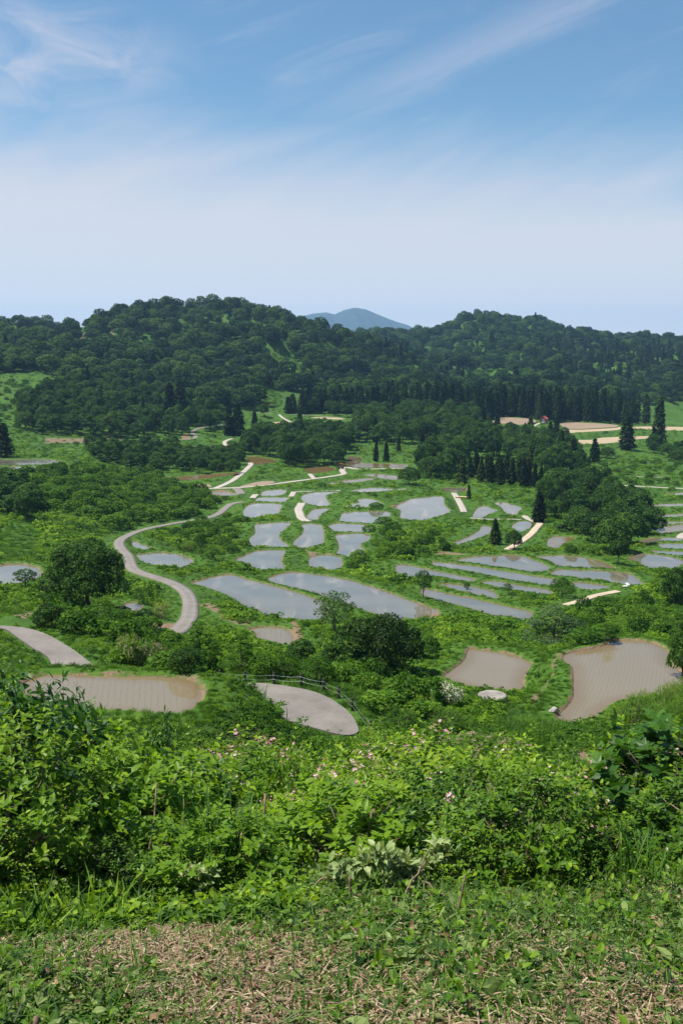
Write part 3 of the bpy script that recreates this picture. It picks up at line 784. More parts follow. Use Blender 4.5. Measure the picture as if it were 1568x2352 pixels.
# ------------------------------------------------------------------ leaves, crowns, stems
def nrm(v): return v / (np.linalg.norm(v, axis=-1, keepdims=True) + 1e-9)
def frame(n, r):
    """two tangents for each normal, turned at random"""
    t = nrm(np.cross(n, r.normal(size=n.shape)))
    return t, np.cross(n, t)
def cards(Pt, n, size, r, aspect=0.6, bend=0.12):
    """one diamond-shaped leaf spray per point"""
    t, b = frame(n, r)
    L = size[:, None] * 0.5; W = L * aspect * r.uniform(.8, 1.25, (len(Pt), 1))
    d = n * L * bend
    V = np.stack([Pt - t * L - d, Pt + b * W + d * .5, Pt + t * L - d, Pt - b * W + d * .5], 1)
    q = np.arange(len(Pt) * 4).reshape(-1, 4)
    return V.reshape(-1, 3), q
def sphere_dirs(n, r, zmin=-1.0):
    z = r.uniform(zmin, 1, n); a = r.uniform(0, 2 * math.pi, n); s = np.sqrt(1 - z * z)
    return np.stack([s * np.cos(a), s * np.sin(a), z], 1)
def lobes_crown(r, lobes, n, size, zmin=-0.5, up=0.35, aspect=0.6, shell=(0.78, 1.06), jitter=.55):
    """leaf sprays over the shells of many overlapping clumps; lobes: (x, y, z, rx, rz)"""
    lobes = np.asarray(lobes, float)
    w = lobes[:, 3] ** 2 * (0.6 + 0.4 * lobes[:, 4] / lobes[:, 3]); w /= w.sum()
    k = r.choice(len(lobes), int(n * 1.7), p=w)
    d = sphere_dirs(len(k), r, zmin)
    rad = np.stack([lobes[k, 3], lobes[k, 3], lobes[k, 4]], 1)
    f = r.uniform(*shell, len(k))[:, None]
    # uneven clump surface
    f = f * (1 + 0.13 * np.sin(d[:, :1] * 7 + k[:, None]) * np.sin(d[:, 1:2] * 6 + 2 * k[:, None]))
    Pt = lobes[k, :3] + d * rad * f
    keep = np.ones(len(k), bool)
    for j, L in enumerate(lobes):
        e = (Pt - L[:3]) / np.array([L[3], L[3], L[4]])
        keep &= ~(((e * e).sum(1) < 0.52) & (k != j))
    Pt, d, k = Pt[keep][:n], d[keep][:n], k[keep][:n]
    nn = nrm(d * 0.7 + r.normal(0, jitter, d.shape) + np.array([0, 0, up]))
    sz = size * r.uniform(.6, 1.35, len(Pt))
    V, q = cards(Pt, nn, sz, r, aspect)
    lt = r.uniform(-.16, .16, len(lobes))[k]
    tone = np.clip(0.5 + lt + r.normal(0, .16, len(Pt)), 0, 1)
    return V, q, np.repeat(tone, 4)
def tube(pts, rad, sides=6):
    pts = np.asarray(pts, float); rad = np.asarray(rad, float)
    t = nrm(np.gradient(pts, axis=0))
    up = np.where(np.abs(t[:, 2:3]) > .9, np.array([[1., 0, 0]]), np.array([[0, 0, 1.]]))
    a = nrm(np.cross(t, up)); b = np.cross(t, a)
    th = np.arange(sides) * 2 * math.pi / sides
    V = pts[:, None] + rad[:, None, None] * (a[:, None] * np.cos(th)[None, :, None] + b[:, None] * np.sin(th)[None, :, None])
    n = len(pts); i = np.arange(n * sides).reshape(n, sides); j = np.roll(i, -1, 1)
    q = np.stack([i[:-1], j[:-1], j[1:], i[1:]], -1).reshape(-1, 4)
    return V.reshape(-1, 3), q
class Pile:
    """collects pieces of ONE mesh"""
    def __init__(self): self.V = []; self.F = {}; self.T = []; self.n = 0
    def add(self, V, F, tone=0.5):
        V = np.asarray(V, float).reshape(-1, 3); F = np.asarray(F)
        self.F.setdefault(F.shape[1], []).append(F + self.n)
        self.V.append(V); self.T.append(np.broadcast_to(np.asarray(tone, float), (len(V),)).copy()); self.n += len(V)
        return self
    def mesh(self, name, mat, smooth=False):
        return mk_mesh(name, np.vstack(self.V), [np.vstack(f) for f in self.F.values()], [mat], {'tone': np.concatenate(self.T)}, smooth)
def curve(a, b, r, n=6, sag=0.15, wob=0.06):
    a = np.asarray(a, float); b = np.asarray(b, float); s = np.linspace(0, 1, n)[:, None]
    L = np.linalg.norm(b - a)
    p = a + (b - a) * s + np.array([0, 0, 1.0]) * (s * (1 - s)) * L * sag
    p[1:-1] += r.normal(0, wob * L * .5, (n - 2, 3))
    return p
def trunk_mesh(name, mat, r, h, r0, ends, fork=0.35):
    """a tapered trunk with limbs that reach to the clumps of the crown"""
    P_ = Pile()
    top = np.array([r.normal(0, .05) * h, r.normal(0, .05) * h, h])
    c = curve((0, 0, -0.4), top, r, 8, 0, .03)
    P_.add(*tube(c, np.linspace(r0 * 1.25, r0 * .25, 8), 8))
    for e in ends:
        s = min(.92, max(fork, r.uniform(fork, .85) * e[2] / (h + .01)))
        i = s * 7; k = int(min(i, 6)); a = c[k] + (c[k + 1] - c[k]) * (i - k)
        l = curve(a, e, r, 6, .1, .1)
        P_.add(*tube(l, np.linspace(r0 * .5 * (1 - s) + .02 * h / 8, r0 * .07, 6), 5))
    return P_.mesh(name, mat, True)

# real leaves for the plants near the camera
def leaves8(Pt, ax, n, L, W, r, fold=.25, droop=.25):
    ax = nrm(ax); s = nrm(np.cross(n, ax)); n = np.cross(ax, s)
    L = L[:, None]; W = W[:, None] * .5
    dr = droop * r.uniform(.3, 1.5, (len(Pt), 1))
    def at(u, v, lift):
        return Pt + ax * L * u * (1 - .15 * dr * u) + s * W * v + n * (lift * W - dr * L * u * u * .55)
    V = np.stack([at(0, 0, 0), at(.32, -.92, fold), at(.34, 0, 0), at(.32, .92, fold), at(.68, -.72, fold), at(.7, 0, 0), at(.68, .72, fold), at(1, 0, -.1)], 1)
    b = (np.arange(len(Pt)) * 8)[:, None]
    tri = np.concatenate([b + np.array([[0, 2, 1]]), b + np.array([[0, 3, 2]]), b + np.array([[4, 5, 7]]), b + np.array([[5, 6, 7]])])
    q = np.concatenate([b + np.array([[1, 2, 5, 4]]), b + np.array([[2, 3, 6, 5]])])
    return V.reshape(-1, 3), tri, q
LOBE = np.array([(0, 0), (-.28, -.10), (-.52, .18), (-.30, .30), (-.58, .62), (-.22, .60), (0, 1.05), (.22, .60), (.58, .62), (.30, .30), (.52, .18), (.28, -.10)])
def lobed_leaves(Pt, ax, n, L, r):
    """five-pointed leaves"""
    ax = nrm(ax); s = nrm(np.cross(n, ax)); n = np.cross(ax, s)
    k = len(LOBE)
    rr = np.hypot(LOBE[:, 0], LOBE[:, 1] - .35)
    V = Pt[:, None] + L[:, None, None] * (ax[:, None] * LOBE[None, :, 1:2] + s[:, None] * LOBE[None, :, 0:1] - n[:, None] * (rr ** 2)[None, :, None] * .35)
    c = Pt + ax * L[:, None] * .35
    V = np.concatenate([V, c[:, None]], 1)
    b = (np.arange(len(Pt)) * (k + 1))[:, None, None]
    t = np.stack([np.arange(k), (np.arange(k) + 1) % k, np.full(k, k)], 1)[None]
    return V.reshape(-1, 3), (b + t).reshape(-1, 3)

def mat_leaf(name, dark, mid, light, trans=0.32, rough=0.5, var=0.25, spec=0.35, tint=1.35):
    m, g, bs, out = new_mat(name)
    t = attr(g, 'tone')
    oi = g.add('ShaderNodeObjectInfo').outputs['Random']
    f = g.math('ADD', t, g.math('MULTIPLY', g.math('SUBTRACT', oi, 0.5), var), clamp=True)
    c = g.ramp(f, [(0.12, dark), (0.5, mid), (0.92, light)])
    g.l.new(c, bs.inputs['Base Color']); bs.inputs['Roughness'].default_value = rough
    bs.inputs['Specular IOR Level'].default_value = spec
    if trans:
        tr = g.add('ShaderNodeBsdfTranslucent'); mx = g.add('ShaderNodeMixShader')
        g.l.new(g.mix(1.0, c, (1.25 * tint, 1.25 * tint, .55 * tint, 1), 'MULTIPLY'), tr.inputs[0])
        mx.inputs[0].default_value = trans
        g.l.new(bs.outputs[0], mx.inputs[1]); g.l.new(tr.outputs[0], mx.inputs[2]); g.l.new(mx.outputs[0], out.inputs[0])
    return m
def mat_flat(name, c0, c1, scale=6.0, rough=0.8):
    m, g, bs, _ = new_mat(name)
    tc = g.add('ShaderNodeTexCoord').outputs['Object']
    n = g.noise(tc, scale, 4, .6)
    g.l.new(g.ramp(n, [(.3, c0), (.7, c1)]), bs.inputs['Base Color']); bs.inputs['Roughness'].default_value = rough
    return m
BARK = mat_flat('bark', (0.045, 0.034, 0.025), (0.12, 0.095, 0.075), 4.0)
TWIG = mat_flat('twig_bark', (0.10, 0.065, 0.04), (0.24, 0.17, 0.11), 8.0)
LEAF_TREE = mat_leaf('broad_leaves', (0.007, 0.024, 0.005), (0.025, 0.070, 0.010), (0.082, 0.162, 0.018), .24, .6, .3, .12)
LEAF_WOOD = mat_leaf('forest_leaves', (0.008, 0.027, 0.006), (0.020, 0.057, 0.011), (0.068, 0.132, 0.021), .22, .6, .95, .1)
LEAF_CEDAR = mat_leaf('cedar_needles', (0.006, 0.017, 0.004), (0.018, 0.044, 0.008), (0.056, 0.090, 0.015), .14, .65, .7, .08)
LEAF_BUSH = mat_leaf('bush_leaves', (0.013, 0.045, 0.004), (0.048, 0.122, 0.008), (0.115, 0.215, 0.015), .34, .6, .4, .12)
LEAF_WEED = mat_leaf('weed_leaves', (0.018, 0.058, 0.005), (0.068, 0.158, 0.009), (0.165, 0.265, 0.018), .36, .6, .65, .1)
LEAF_GRASS = mat_leaf('grass_blades', (0.018, 0.058, 0.007), (0.057, 0.140, 0.013), (0.135, 0.235, 0.024), .36, .55, .55, .15)

# ------------------------------------------------------------------ tree makers: each returns (crown mesh, trunk mesh)
def round_lobes(r, w, h, z0, n, rl=(.2, .34), squash=.8):
    """clumps spread over an egg-shaped crown of width w and height h standing on z0"""
    L = [(0, 0, z0 + h * .52, w * .33, h * .36)]
    ex, ey = r.uniform(.84, 1.12), r.uniform(.84, 1.12); ox, oy = r.normal(0, .05, 2) * w
    for i in range(n):
        z = 1 - 1.55 * (i + .5) / n; a = i * 2.39996 + r.uniform(-.5, .5); s = math.sqrt(max(0, 1 - z * z))
        R_ = r.uniform(*rl) * w
        f = r.uniform(.70, 1.14)
        L.append((ex * s * math.cos(a) * (w / 2 - R_ * .8) * f + ox * z, ey * s * math.sin(a) * (w / 2 - R_ * .8) * f + oy * z, z0 + h * .45 + z * (h * .55 - R_ * squash * .75) * f, R_, R_ * squash * r.uniform(.8, 1.15)))
    return L
def make_broad(seed, w=9, h=10, n=3600, size=.55, nl=14, zc=.18, mat=None, squash=.75, rl=(.2, .34), zmin=-.45, jit=.5):
    r = np.random.default_rng(seed)
    L = round_lobes(r, w, h * (1 - zc), h * zc, nl, rl, squash)
    V, q, t = lobes_crown(r, L, n, size, zmin, jitter=jit)
    crown = Pile().add(V, q, t).mesh('crown', mat or LEAF_TREE)
    tr = trunk_mesh('trunk', BARK, r, h * .7, w * .028, [l[:3] for l in L[1:10]], .25)
    return crown, tr
def make_tiered(seed, w=9, h=8, n=3600, size=.4, tiers=7, mat=None):
    """layered crown: flat plates of leaves with dark gaps between them"""
    r = np.random.default_rng(seed); L = []
    for i in range(tiers):
        f = i / (tiers - 1); z = h * (.3 + .66 * f); rr = w / 2 * (1 - f ** 1.8 * .8)
        for k in range(max(2, int(7 * (1 - f) + 2))):
            a = r.uniform(0, 6.28); d = rr * r.uniform(.35, .85); R_ = w * r.uniform(.10, .17)
            L.append((d * math.cos(a), d * math.sin(a), z + r.normal(0, .02 * h) - .12 * d, R_, R_ * .28))
    V, q, t = lobes_crown(r, L, n, size, -.2, .9, jitter=.4)
    crown = Pile().add(V, q, t).mesh('crown', mat or LEAF_TREE)
    tr = trunk_mesh('trunk', BARK, r, h * .85, w * .024, [l[:3] for l in L[:14]], .15)
    return crown, tr
def make_cedar(seed, h=18, w=6.2, boughs=190, per=13, size=.85, shape=.62, mat=None):
    r = np.random.default_rng(seed)
    f = np.sort(r.uniform(.05, .985, boughs)); a = np.arange(boughs) * 2.4 + r.uniform(-.5, .5, boughs)
    R_ = w / 2 * (1 - f) ** shape * np.clip(f * 7, .55, 1) * r.uniform(.72, 1.12, boughs)
    out = np.stack([np.cos(a), np.sin(a), np.zeros(boughs)], 1)
    s = r.uniform(.35, 1.05, (boughs, per)); 
    Pt = out[:, None] * (R_[:, None] * s)[..., None]
    Pt[..., 2] = (f * h)[:, None] + (.35 - s * .75) * (R_[:, None] * .55)
    Pt += r.normal(0, .16, Pt.shape) * np.array([1, 1, .8]) * (w / 6)
    Pt = Pt.reshape(-1, 3)
    n = nrm(np.repeat(out, per, 0) * .8 + np.array([0, 0, .55]) + r.normal(0, .38, Pt.shape))
    V, q = cards(Pt, n, size * r.uniform(.6, 1.3, len(Pt)) * (w / 6), r, .62, .2)
    t = np.repeat(np.clip(.45 + np.repeat(r.normal(0, .14, boughs), per) + r.normal(0, .12, len(Pt)), 0, 1), 4)
    crown = Pile().add(V, q, t).mesh('crown', mat or LEAF_CEDAR)
    c = np.array([(0, 0, -.4), (0, 0, h * .3), (0.03, 0, h * .65), (0, 0, h * .98)])
    tr = Pile().add(*tube(c, np.array([.034, .026, .014, .003]) * h * .7, 7)).mesh('trunk', BARK, True)
    return crown, tr
def make_bush(seed, w=2.6, h=1.9, n=900, size=.26, nl=9, mat=None, aspect=.6):
    r = np.random.default_rng(seed)
    L = round_lobes(r, w, h * 1.05, -.05 * h, nl, (.2, .32), .8)
    V, q, t = lobes_crown(r, L, n, size, -.35, .4, aspect)
    crown = Pile().add(V, q, t).mesh('foliage', mat or LEAF_BUSH)
    P_ = Pile()
    for l in L[1:7]:
        P_.add(*tube(curve((r.normal(0, .08), r.normal(0, .08), -.15), l[:3], r, 5, .05, .08), np.linspace(.035, .012, 5) * w / 2.6, 5))
    return crown, P_.mesh('stems', TWIG, True)

def weed_clump(seed, kind, mat):
    """unit-sized patch of low growth for the ground cover"""
    r = np.random.default_rng(seed); P_ = Pile()
    if kind == 'leafy':
        L = [(0, 0, .12, .42, .36)] + [(r.normal(0, .36), r.normal(0, .36), r.uniform(.02, .22), r.uniform(.2, .36), r.uniform(.16, .34)) for _ in range(6)]
        V, q, t = lobes_crown(r, L, 150, .2, -.1, .7, .62, jitter=.5)
        P_.add(V, q, t)
    elif kind == 'vine':
        m = 150; xy = r.normal(0, .42, (m, 2)); z = .16 * np.exp(-(xy ** 2).sum(1) * 1.5) + r.uniform(0, .16, m)
        V, q = cards(np.c_[xy, z], nrm(r.normal(0, .4, (m, 3)) + np.array([0, 0, 1.])), .22 * r.uniform(.6, 1.4, m), r, .8)
        P_.add(V, q, np.repeat(np.clip(.55 + r.normal(0, .18, m), 0, 1), 4))
    else:
        m = 150; xy = r.normal(0, .4, (m, 2)); hgt = r.uniform(.3, .75, m)
        lean = r.normal(0, .28, (m, 2)) + xy * .25; wd = r.uniform(.02, .042, m)
        a = r.uniform(0, 6.28, m); s = np.stack([np.cos(a), np.sin(a), np.zeros(m)], 1) * wd[:, None]
        b = np.c_[xy, np.full(m, -.05)]; mid = b + np.c_[lean * .45, hgt * .6]; tip = b + np.c_[lean * 1.3, hgt]
        V = np.stack([b - s, b + s, mid + s * .8, mid - s * .8, tip], 1).reshape(-1, 3)
        k = (np.arange(m) * 5)[:, None]
        tn = np.repeat(np.clip(.5 + r.normal(0, .18, m), 0, 1), 5)
        P_.add(V, k + np.array([[0, 1, 2, 3]]), tn)
        P_.F.setdefault(3, []).append(k + np.array([[3, 2, 4]]))
    return P_.mesh('weed_clump', mat)

# ------------------------------------------------------------------ ground cover that nobody could count: points on the ground, one plant mesh picked for each
def proto_collection(name, meshes):
    c = bpy.data.collections.new(name)
    for i, me in enumerate(meshes):
        c.objects.link(bpy.data.objects.new('%s_%02d' % (name, i), me))
    return c
def scatter(name, pts, scl, idx, coll, label, tilt=0.12, rot=None, seed=1, flat=None):
    r = np.random.default_rng(seed); n = len(pts)
    rv = np.c_[r.normal(0, tilt, n), r.normal(0, tilt, n), r.uniform(0, 6.283, n) if rot is None else rot]
    me = bpy.data.meshes.new(name)
    me.vertices.add(n); me.vertices.foreach_set('co', np.ascontiguousarray(pts, np.float32).ravel())
    sv = np.repeat(np.asarray(scl, float)[:, None], 3, 1) if np.ndim(scl) == 1 else np.asarray(scl)
    for k, v in (('rot', rv), ('scl', sv)):
        a = me.attributes.new(k, 'FLOAT_VECTOR', 'POINT'); a.data.foreach_set('vector', np.ascontiguousarray(v, np.float32).ravel())
    a = me.attributes.new('idx', 'INT', 'POINT'); a.data.foreach_set('value', np.asarray(idx, np.int32))
    o = obj(name, me)
    ng = bpy.data.node_groups.new(name, 'GeometryNodeTree')
    ng.interface.new_socket('Geometry', in_out='INPUT', socket_type='NodeSocketGeometry')
    ng.interface.new_socket('Geometry', in_out='OUTPUT', socket_type='NodeSocketGeometry')
    g = NG(ng)
    i_, o_ = g.add('NodeGroupInput'), g.add('NodeGroupOutput')
    ci = g.add('GeometryNodeCollectionInfo'); ci.inputs[0].default_value = coll
    ci.inputs['Separate Children'].default_value = True; ci.inputs['Reset Children'].default_value = True
    ip = g.add('GeometryNodeInstanceOnPoints')
    def named(nm, ty):
        a = g.add('GeometryNodeInputNamedAttribute', data_type=ty); a.inputs[0].default_value = nm; return a.outputs[0]
    g.l.new(i_.outputs[0], ip.inputs['Points']); g.l.new(ci.outputs[0], ip.inputs['Instance'])
    ip.inputs['Pick Instance'].default_value = True
    g.l.new(named('idx', 'INT'), ip.inputs['Instance Index'])
    e = g.add('FunctionNodeEulerToRotation'); g.l.new(named('rot', 'FLOAT_VECTOR'), e.inputs[0])
    g.l.new(e.outputs[0], ip.inputs['Rotation'])
    g.l.new(named('scl', 'FLOAT_VECTOR'), ip.inputs['Scale'])
    g.l.new(ip.outputs[0], o_.inputs[0])
    md = o.modifiers.new('scatter', 'NODES'); md.node_group = ng
    tag(o, label, None, None, 'stuff')
    return o
# ------------------------------------------------------------------ the far wooded hills: thousands of crowns that read as one mass
HILL_EDGE = [(-700, 905), (-150, 890), (0, 858), (95, 852), (130, 872), (330, 905), (400, 935), (470, 945), (520, 950), (600, 940), (640, 930), (680, 918), (760, 912), (860, 906), (950, 903), (1100, 912), (1300, 925), (1450, 930), (1568, 930), (2200, 930)]
CLEAR = [('1', [(1235,330),(1260,290),(1310,282),(1345,300),(1400,390),(1420,440),(1370,440),(1330,400),(1250,370)]),
         ('1', [(1185,470),(1240,465),(1290,500),(1290,545),(1200,560),(1180,510)]),
         ('1', [(345,170),(400,150),(412,230),(395,270),(372,312),(350,300),(340,240)]),
         ('1', [(215,205),(262,200),(285,260),(270,285),(235,250)]), ('1', [(500,215),(528,215),(530,265),(508,262)]),
         ('1', [(865,180),(885,180),(882,210),(866,210)]), ('1', [(1380,280),(1420,290),(1425,320),(1390,310)]),
         ('2', [(610,388),(760,372),(790,400),(1005,385),(1010,415),(830,430),(640,432)]), ('2', [(1145,425),(1240,420),(1240,450),(1150,455)]),
         ('2', [(320,395),(380,385),(450,420),(440,445),(330,430)]), ('2', [(560,282),(660,278),(665,300),(580,305)]), ('2', [(360,275),(420,280),(425,330),(390,330)]),
         ('2', [(1030,268),(1100,262),(1100,285),(1040,290)])]
CONIF = [('2', [(930,260),(1220,285),(1350,300),(1568,290),(1640,440),(1100,450),(1000,420)]), ('2', [(150,270),(310,290),(300,370),(230,380)]), ('2', [(440,360),(560,380),(600,430),(440,440)]),
         ('1', [(60,90),(240,90),(240,125),(60,125)])]
def build_hill_woods():
    r = np.random.default_rng(21)
    pts = []
    for y0, y1, sp in ((560, 900, 7.6), (900, 1300, 9.0), (1300, 1830, 10.5)):
        ys = np.arange(y0, y1, sp)
        for y in ys:
            xs = np.arange(-0.52 * y, 0.52 * y, sp)
            pts.append(np.c_[xs + r.uniform(-.48, .48, len(xs)) * sp, y + r.uniform(-.48, .48, len(xs)) * sp])
    pts = np.vstack(pts)
    z = ground_z(pts[:, 0], pts[:, 1])
    dx, dy, dep = to_pic(pts[:, 0], pts[:, 1], z)
    lim = np.interp(dx, [p[0] for p in HILL_EDGE], [p[1] for p in HILL_EDGE])
    keep = (dy < lim) & (road_d(pts[:, 0], pts[:, 1]) > 4) & (water_d(pts[:, 0], pts[:, 1]) > 5)
    keep &= ~((dx > 640) & (pts[:, 1] < 775))
    pp = np.stack([dx, dy], 1)
    for crop, poly in CLEAR: keep &= ~inside(pp, np.array(D(crop, poly)))
    # leave out what lies hidden behind the crest
    zz = np.where(keep, z, -999)
    keep &= ~((pts[:, 1] > 1260) & (dx < 700)) & ~((pts[:, 1] > 1240) & (pts[:, 1] < 1300) & (dx < 800))
    pts, z, dx, dy = pts[keep], z[keep], dx[keep], dy[keep]
    pp = np.stack([dx, dy], 1)
    con = np.zeros(len(pts), bool)
    for crop, poly in CONIF: con |= inside(pp, np.array(D(crop, poly)))
    con = (con & (r.random(len(pts)) < .72)) | (r.random(len(pts)) < .03)
    bl = [make_broad(100 + i, 9, 9.5, 1500, .80, 17, .12, LEAF_WOOD, .72, (.15, .30), jit=.45)[0] for i in range(5)]
    cd = [make_cedar(120 + i, 12, 5.6, 75, 8, 1.5)[0] for i in range(2)]
    coll = proto_collection('forest_tree', bl + cd)
    idx = np.where(con, 5 + r.integers(0, 2, len(pts)), r.integers(0, 5, len(pts)))
    sc = np.clip(np.exp(r.normal(.08, .36, len(pts))), .5, 1.9) * np.where(pts[:, 1] > 1300, 1.12, 1.0)
    # a few lower, younger patches
    lo = np.sin(pts[:, 0] * .021 + 1.3) * np.sin(pts[:, 1] * .017) > .55
    sc[lo] *= .72
    sv = np.c_[sc, sc, sc * r.uniform(.62, .95, len(pts))]
    scatter('hill_woods', np.c_[pts, z - .3], sv, idx, coll, 'dense dark green woods covering the rounded hills behind the terraces', .05, seed=5)
    # shrubs on the clearings
    q = []
    for crop, poly in CLEAR:
        p = np.array(D(crop, poly)); w = pick(p[:, 0], p[:, 1], 500)
        lo_, hi = w.min(0), w.max(0); n = int(min(900, (hi[0] - lo_[0]) * (hi[1] - lo_[1]) / 7))
        c = np.c_[r.uniform(lo_[0], hi[0], n), r.uniform(lo_[1], hi[1], n)]
        zc = ground_z(c[:, 0], c[:, 1]); d = np.stack(to_pic(c[:, 0], c[:, 1], zc)[:2], 1)
        c = np.c_[c, zc][inside(d, p)]
        q.append(c)
    q = np.vstack(q)
    scatter('clearing_bushes', q, r.uniform(1.0, 2.6, len(q)), r.integers(0, 3, len(q)), proto_collection('clearing_weed', [weed_clump(140 + i, 'leafy', LEAF_WEED) for i in range(3)]),
            'pale green scrub filling the clearings in the hill woods', seed=6)
build_hill_woods()

def build_mountain():
    prof = [(540, 800), (620, 762), (668, 737), (690, 727), (720, 720), (750, 717), (768, 722), (792, 711), (814, 706), (838, 710), (870, 724), (905, 738), (935, 747), (975, 772), (1040, 810)]
    Yc = 9000.0; n = 150; m = 60
    px = np.linspace(540, 1040, n); py = np.interp(px, *zip(*prof))
    x = (px - 784) / F * Yc * 1.0; top = Yc * slope(py) ; base = -60.0
    r = np.random.default_rng(9)
    v = np.linspace(-1, 1, m)
    V = np.zeros((m, n, 3))
    for j, t in enumerate(v):
        h = (1 - abs(t) ** 1.25)
        wob = sum(a * np.sin(x / wl * 6.28 + p + t * s) for wl, a, p, s in ((630, .05, 0, 3), (320, .035, 1, 6), (180, .03, 2, 9), (90, .018, 4, 14)))
        V[j, :, 0] = x * (1 + .1 * abs(t)); V[j, :, 1] = Yc + t * 1800
        V[j, :, 2] = base + (top - base) * np.clip(h * (1 + wob * (abs(t) > 0.02) * min(1, abs(t) * 4)), 0, 1)
    i = np.arange(m * n).reshape(m, n)
    q = np.stack([i[:-1, :-1], i[:-1, 1:], i[1:, 1:], i[1:, :-1]], -1).reshape(-1, 4)
    mt, g, bs, _ = new_mat('mountain_forest')
    p = pos(g)
    c = g.ramp(g.noise(p, 0.012, 6, .65), [(.35, (0.006, 0.018, 0.014)), (.55, (0.012, 0.030, 0.022)), (.72, (0.030, 0.052, 0.036))])
    g.l.new(c, bs.inputs['Base Color']); bs.inputs['Roughness'].default_value = .95
    o = obj('mountain', mk_mesh('mountain', V.reshape(-1, 3), [q], [mt], None, True))
    tag(o, 'hazy blue far mountain seen in the gap between the wooded hills', None, None, 'structure')
    # the plain that lies between the hills and the mountain
    pl = mk_mesh('far_land', [(-4000, 2450, -75), (4000, 2450, -75), (6500, 11500, -75), (-6500, 11500, -75)], [np.array([[0, 1, 2, 3]])], [mt])
    tag(obj('far_land', pl), 'hidden low land running out to the far mountain', None, None, 'structure')
build_mountain()
# ------------------------------------------------------------------ trees one can tell apart
LEAN = np.random.default_rng(12)
def put_tree(name, cat, parts, at, sxy, sz, rz, label, group=None):
    """one tree: an Empty at its foot with its parts (mesh, part name) as children"""
    t = empty(name, at, rz, (sxy, sxy, sz))
    t.rotation_euler = (LEAN.normal(0, .025), LEAN.normal(0, .025), rz)
    tag(t, label, cat, group)
    for me, pn in parts:
        obj(pn, me, t)
    return t
def foot(dx, dy):
    return pick([dx], [dy], 3.0, ground_z)[0]

CEDARS = [make_cedar(200 + i, 18, 6.4, (210, 190, 230, 200)[i], 14, (.85, .9, .8, .9)[i], (.62, .5, .75, .55)[i]) for i in range(4)]
BROADS = [make_broad(220, 9, 10, 4600, .54, 24, rl=(.12, .27)), make_broad(221, 10, 9, 4600, .54, 26, .12, rl=(.11, .25)), make_broad(222, 8, 10.5, 4200, .52, 20, .15, rl=(.13, .28)),
          make_broad(223, 9.5, 9.5, 4600, .54, 28, .1, None, .65, rl=(.11, .24)), make_tiered(224, 10, 9, 3600, .6, 7)]
TREE_RNG = np.random.default_rng(33)
def cedar(dx, dy, hpx, wpx, label, group=None):
    p = foot(dx, dy); d = to_pic(*p)[2]; h = hpx * d / F; w = wpx * d / F
    c, t = CEDARS[int(TREE_RNG.integers(4))]
    put_tree('cedar_tree', 'cedar', [(c, 'crown'), (t, 'trunk')], p - [0, 0, .2], w / 6.4, h / 18, TREE_RNG.uniform(0, 6.28), label, group)
def broad(dx, dy, hpx, wpx, label, group=None, proto=None, name='broadleaf_tree', cat='tree'):
    p = foot(dx, dy); d = to_pic(*p)[2]; h = hpx * d / F; w = wpx * d / F
    c, t = BROADS[int(TREE_RNG.integers(4)) if proto is None else proto] if not isinstance(proto, tuple) else proto
    bb = np.array([v.co for v in c.vertices]); H = bb[:, 2].max(); W = max(np.ptp(bb[:, 0]), np.ptp(bb[:, 1]))
    put_tree(name, cat, [(c, 'crown'), (t, 'trunk')], p - [0, 0, .15], w / W, h / H, TREE_RNG.uniform(0, 6.28), label, group)

for a in [
 (689, 981, 42, 21, 'slim dark cedar standing alone by the orange field at the foot of the hills'),
 (585, 993, 50, 23, 'single pointed cedar beside the pale brown field, right of the cedar pair'),
 (546, 1000, 76, 42, 'tall thick cedar, the bigger of the pair beside the hillside lane'),
 (526, 1000, 62, 32, 'darker shorter cedar leaning against the thick cedar by the hillside lane'),
 (417, 966, 96, 46, 'huge dark cedar rising from the wooded spur above the hillside lane'),
 (391, 968, 90, 44, 'dark cedar joined to the huge cedar on the wooded spur'),
 (305, 912, 56, 26, 'dark narrow cedar at the upper edge of the wooded spur'),
 (8, 1050, 80, 62, 'black green cedar cut by the frame behind the twin paddies'),
 (968, 1076, 82, 34, 'tall dark cedar between the brown paddies and the mixed trees'),
 (863, 1060, 52, 17, 'thin cedar at the end of the brown paddy, left one of two'),
 (887, 1060, 46, 19, 'thin cedar at the end of the brown paddy, right one of two'),
 (915, 1038, 34, 15, 'small slim cedar on the bank above the two thin cedars'),
 (1060, 1113, 58, 36, 'olive tinted cedar at the near end of the dark cedar clump'),
 (1121, 1000, 52, 26, 'cedar at the left end of the bare soil bank, left of a pair'),
 (1142, 1000, 50, 25, 'cedar at the left end of the bare soil bank, right of a pair'),
 (1216, 1000, 46, 26, 'pointed cedar just left of the pale drive to the red roofed hut'),
 (1204, 1002, 32, 16, 'small cedar tucked beside the pointed cedar below the hut drive'),
 (1276, 1008, 56, 24, 'cedar standing in front of the bare field right below the hut'),
 (1262, 1008, 40, 22, 'smaller cedar touching the one below the hut on its left'),
 (1286, 1048, 62, 26, 'dark cedar behind the big round tree, lower than those by the hut'),
 (1438, 1034, 78, 48, 'broad blunt cedar standing alone in front of the beige fields'),
 (1508, 1030, 122, 44, 'tallest broad cedar, right of the blunt one, with bushes at its foot'),
 (1365, 1062, 56, 32, 'dark cedar with a bushy foot at the edge of the bright grass slope'),
 (1350, 1119, 46, 24, 'black green cedar beside the straight lane below the bright grass slope'),
 (1236, 1200, 74, 40, 'dark blunt cedar at the corner of the eastern woods by the dirt track'),
 (1325, 1158, 42, 20, 'light green cedar poking out of the eastern woods'),
 (1076, 1146, 36, 13, 'thin dark sapling cedar above the pale straight track'),
 (1137, 1250, 62, 38, 'dark cedar with bushes round it beside the small blue paddy'),
]: cedar(*a)
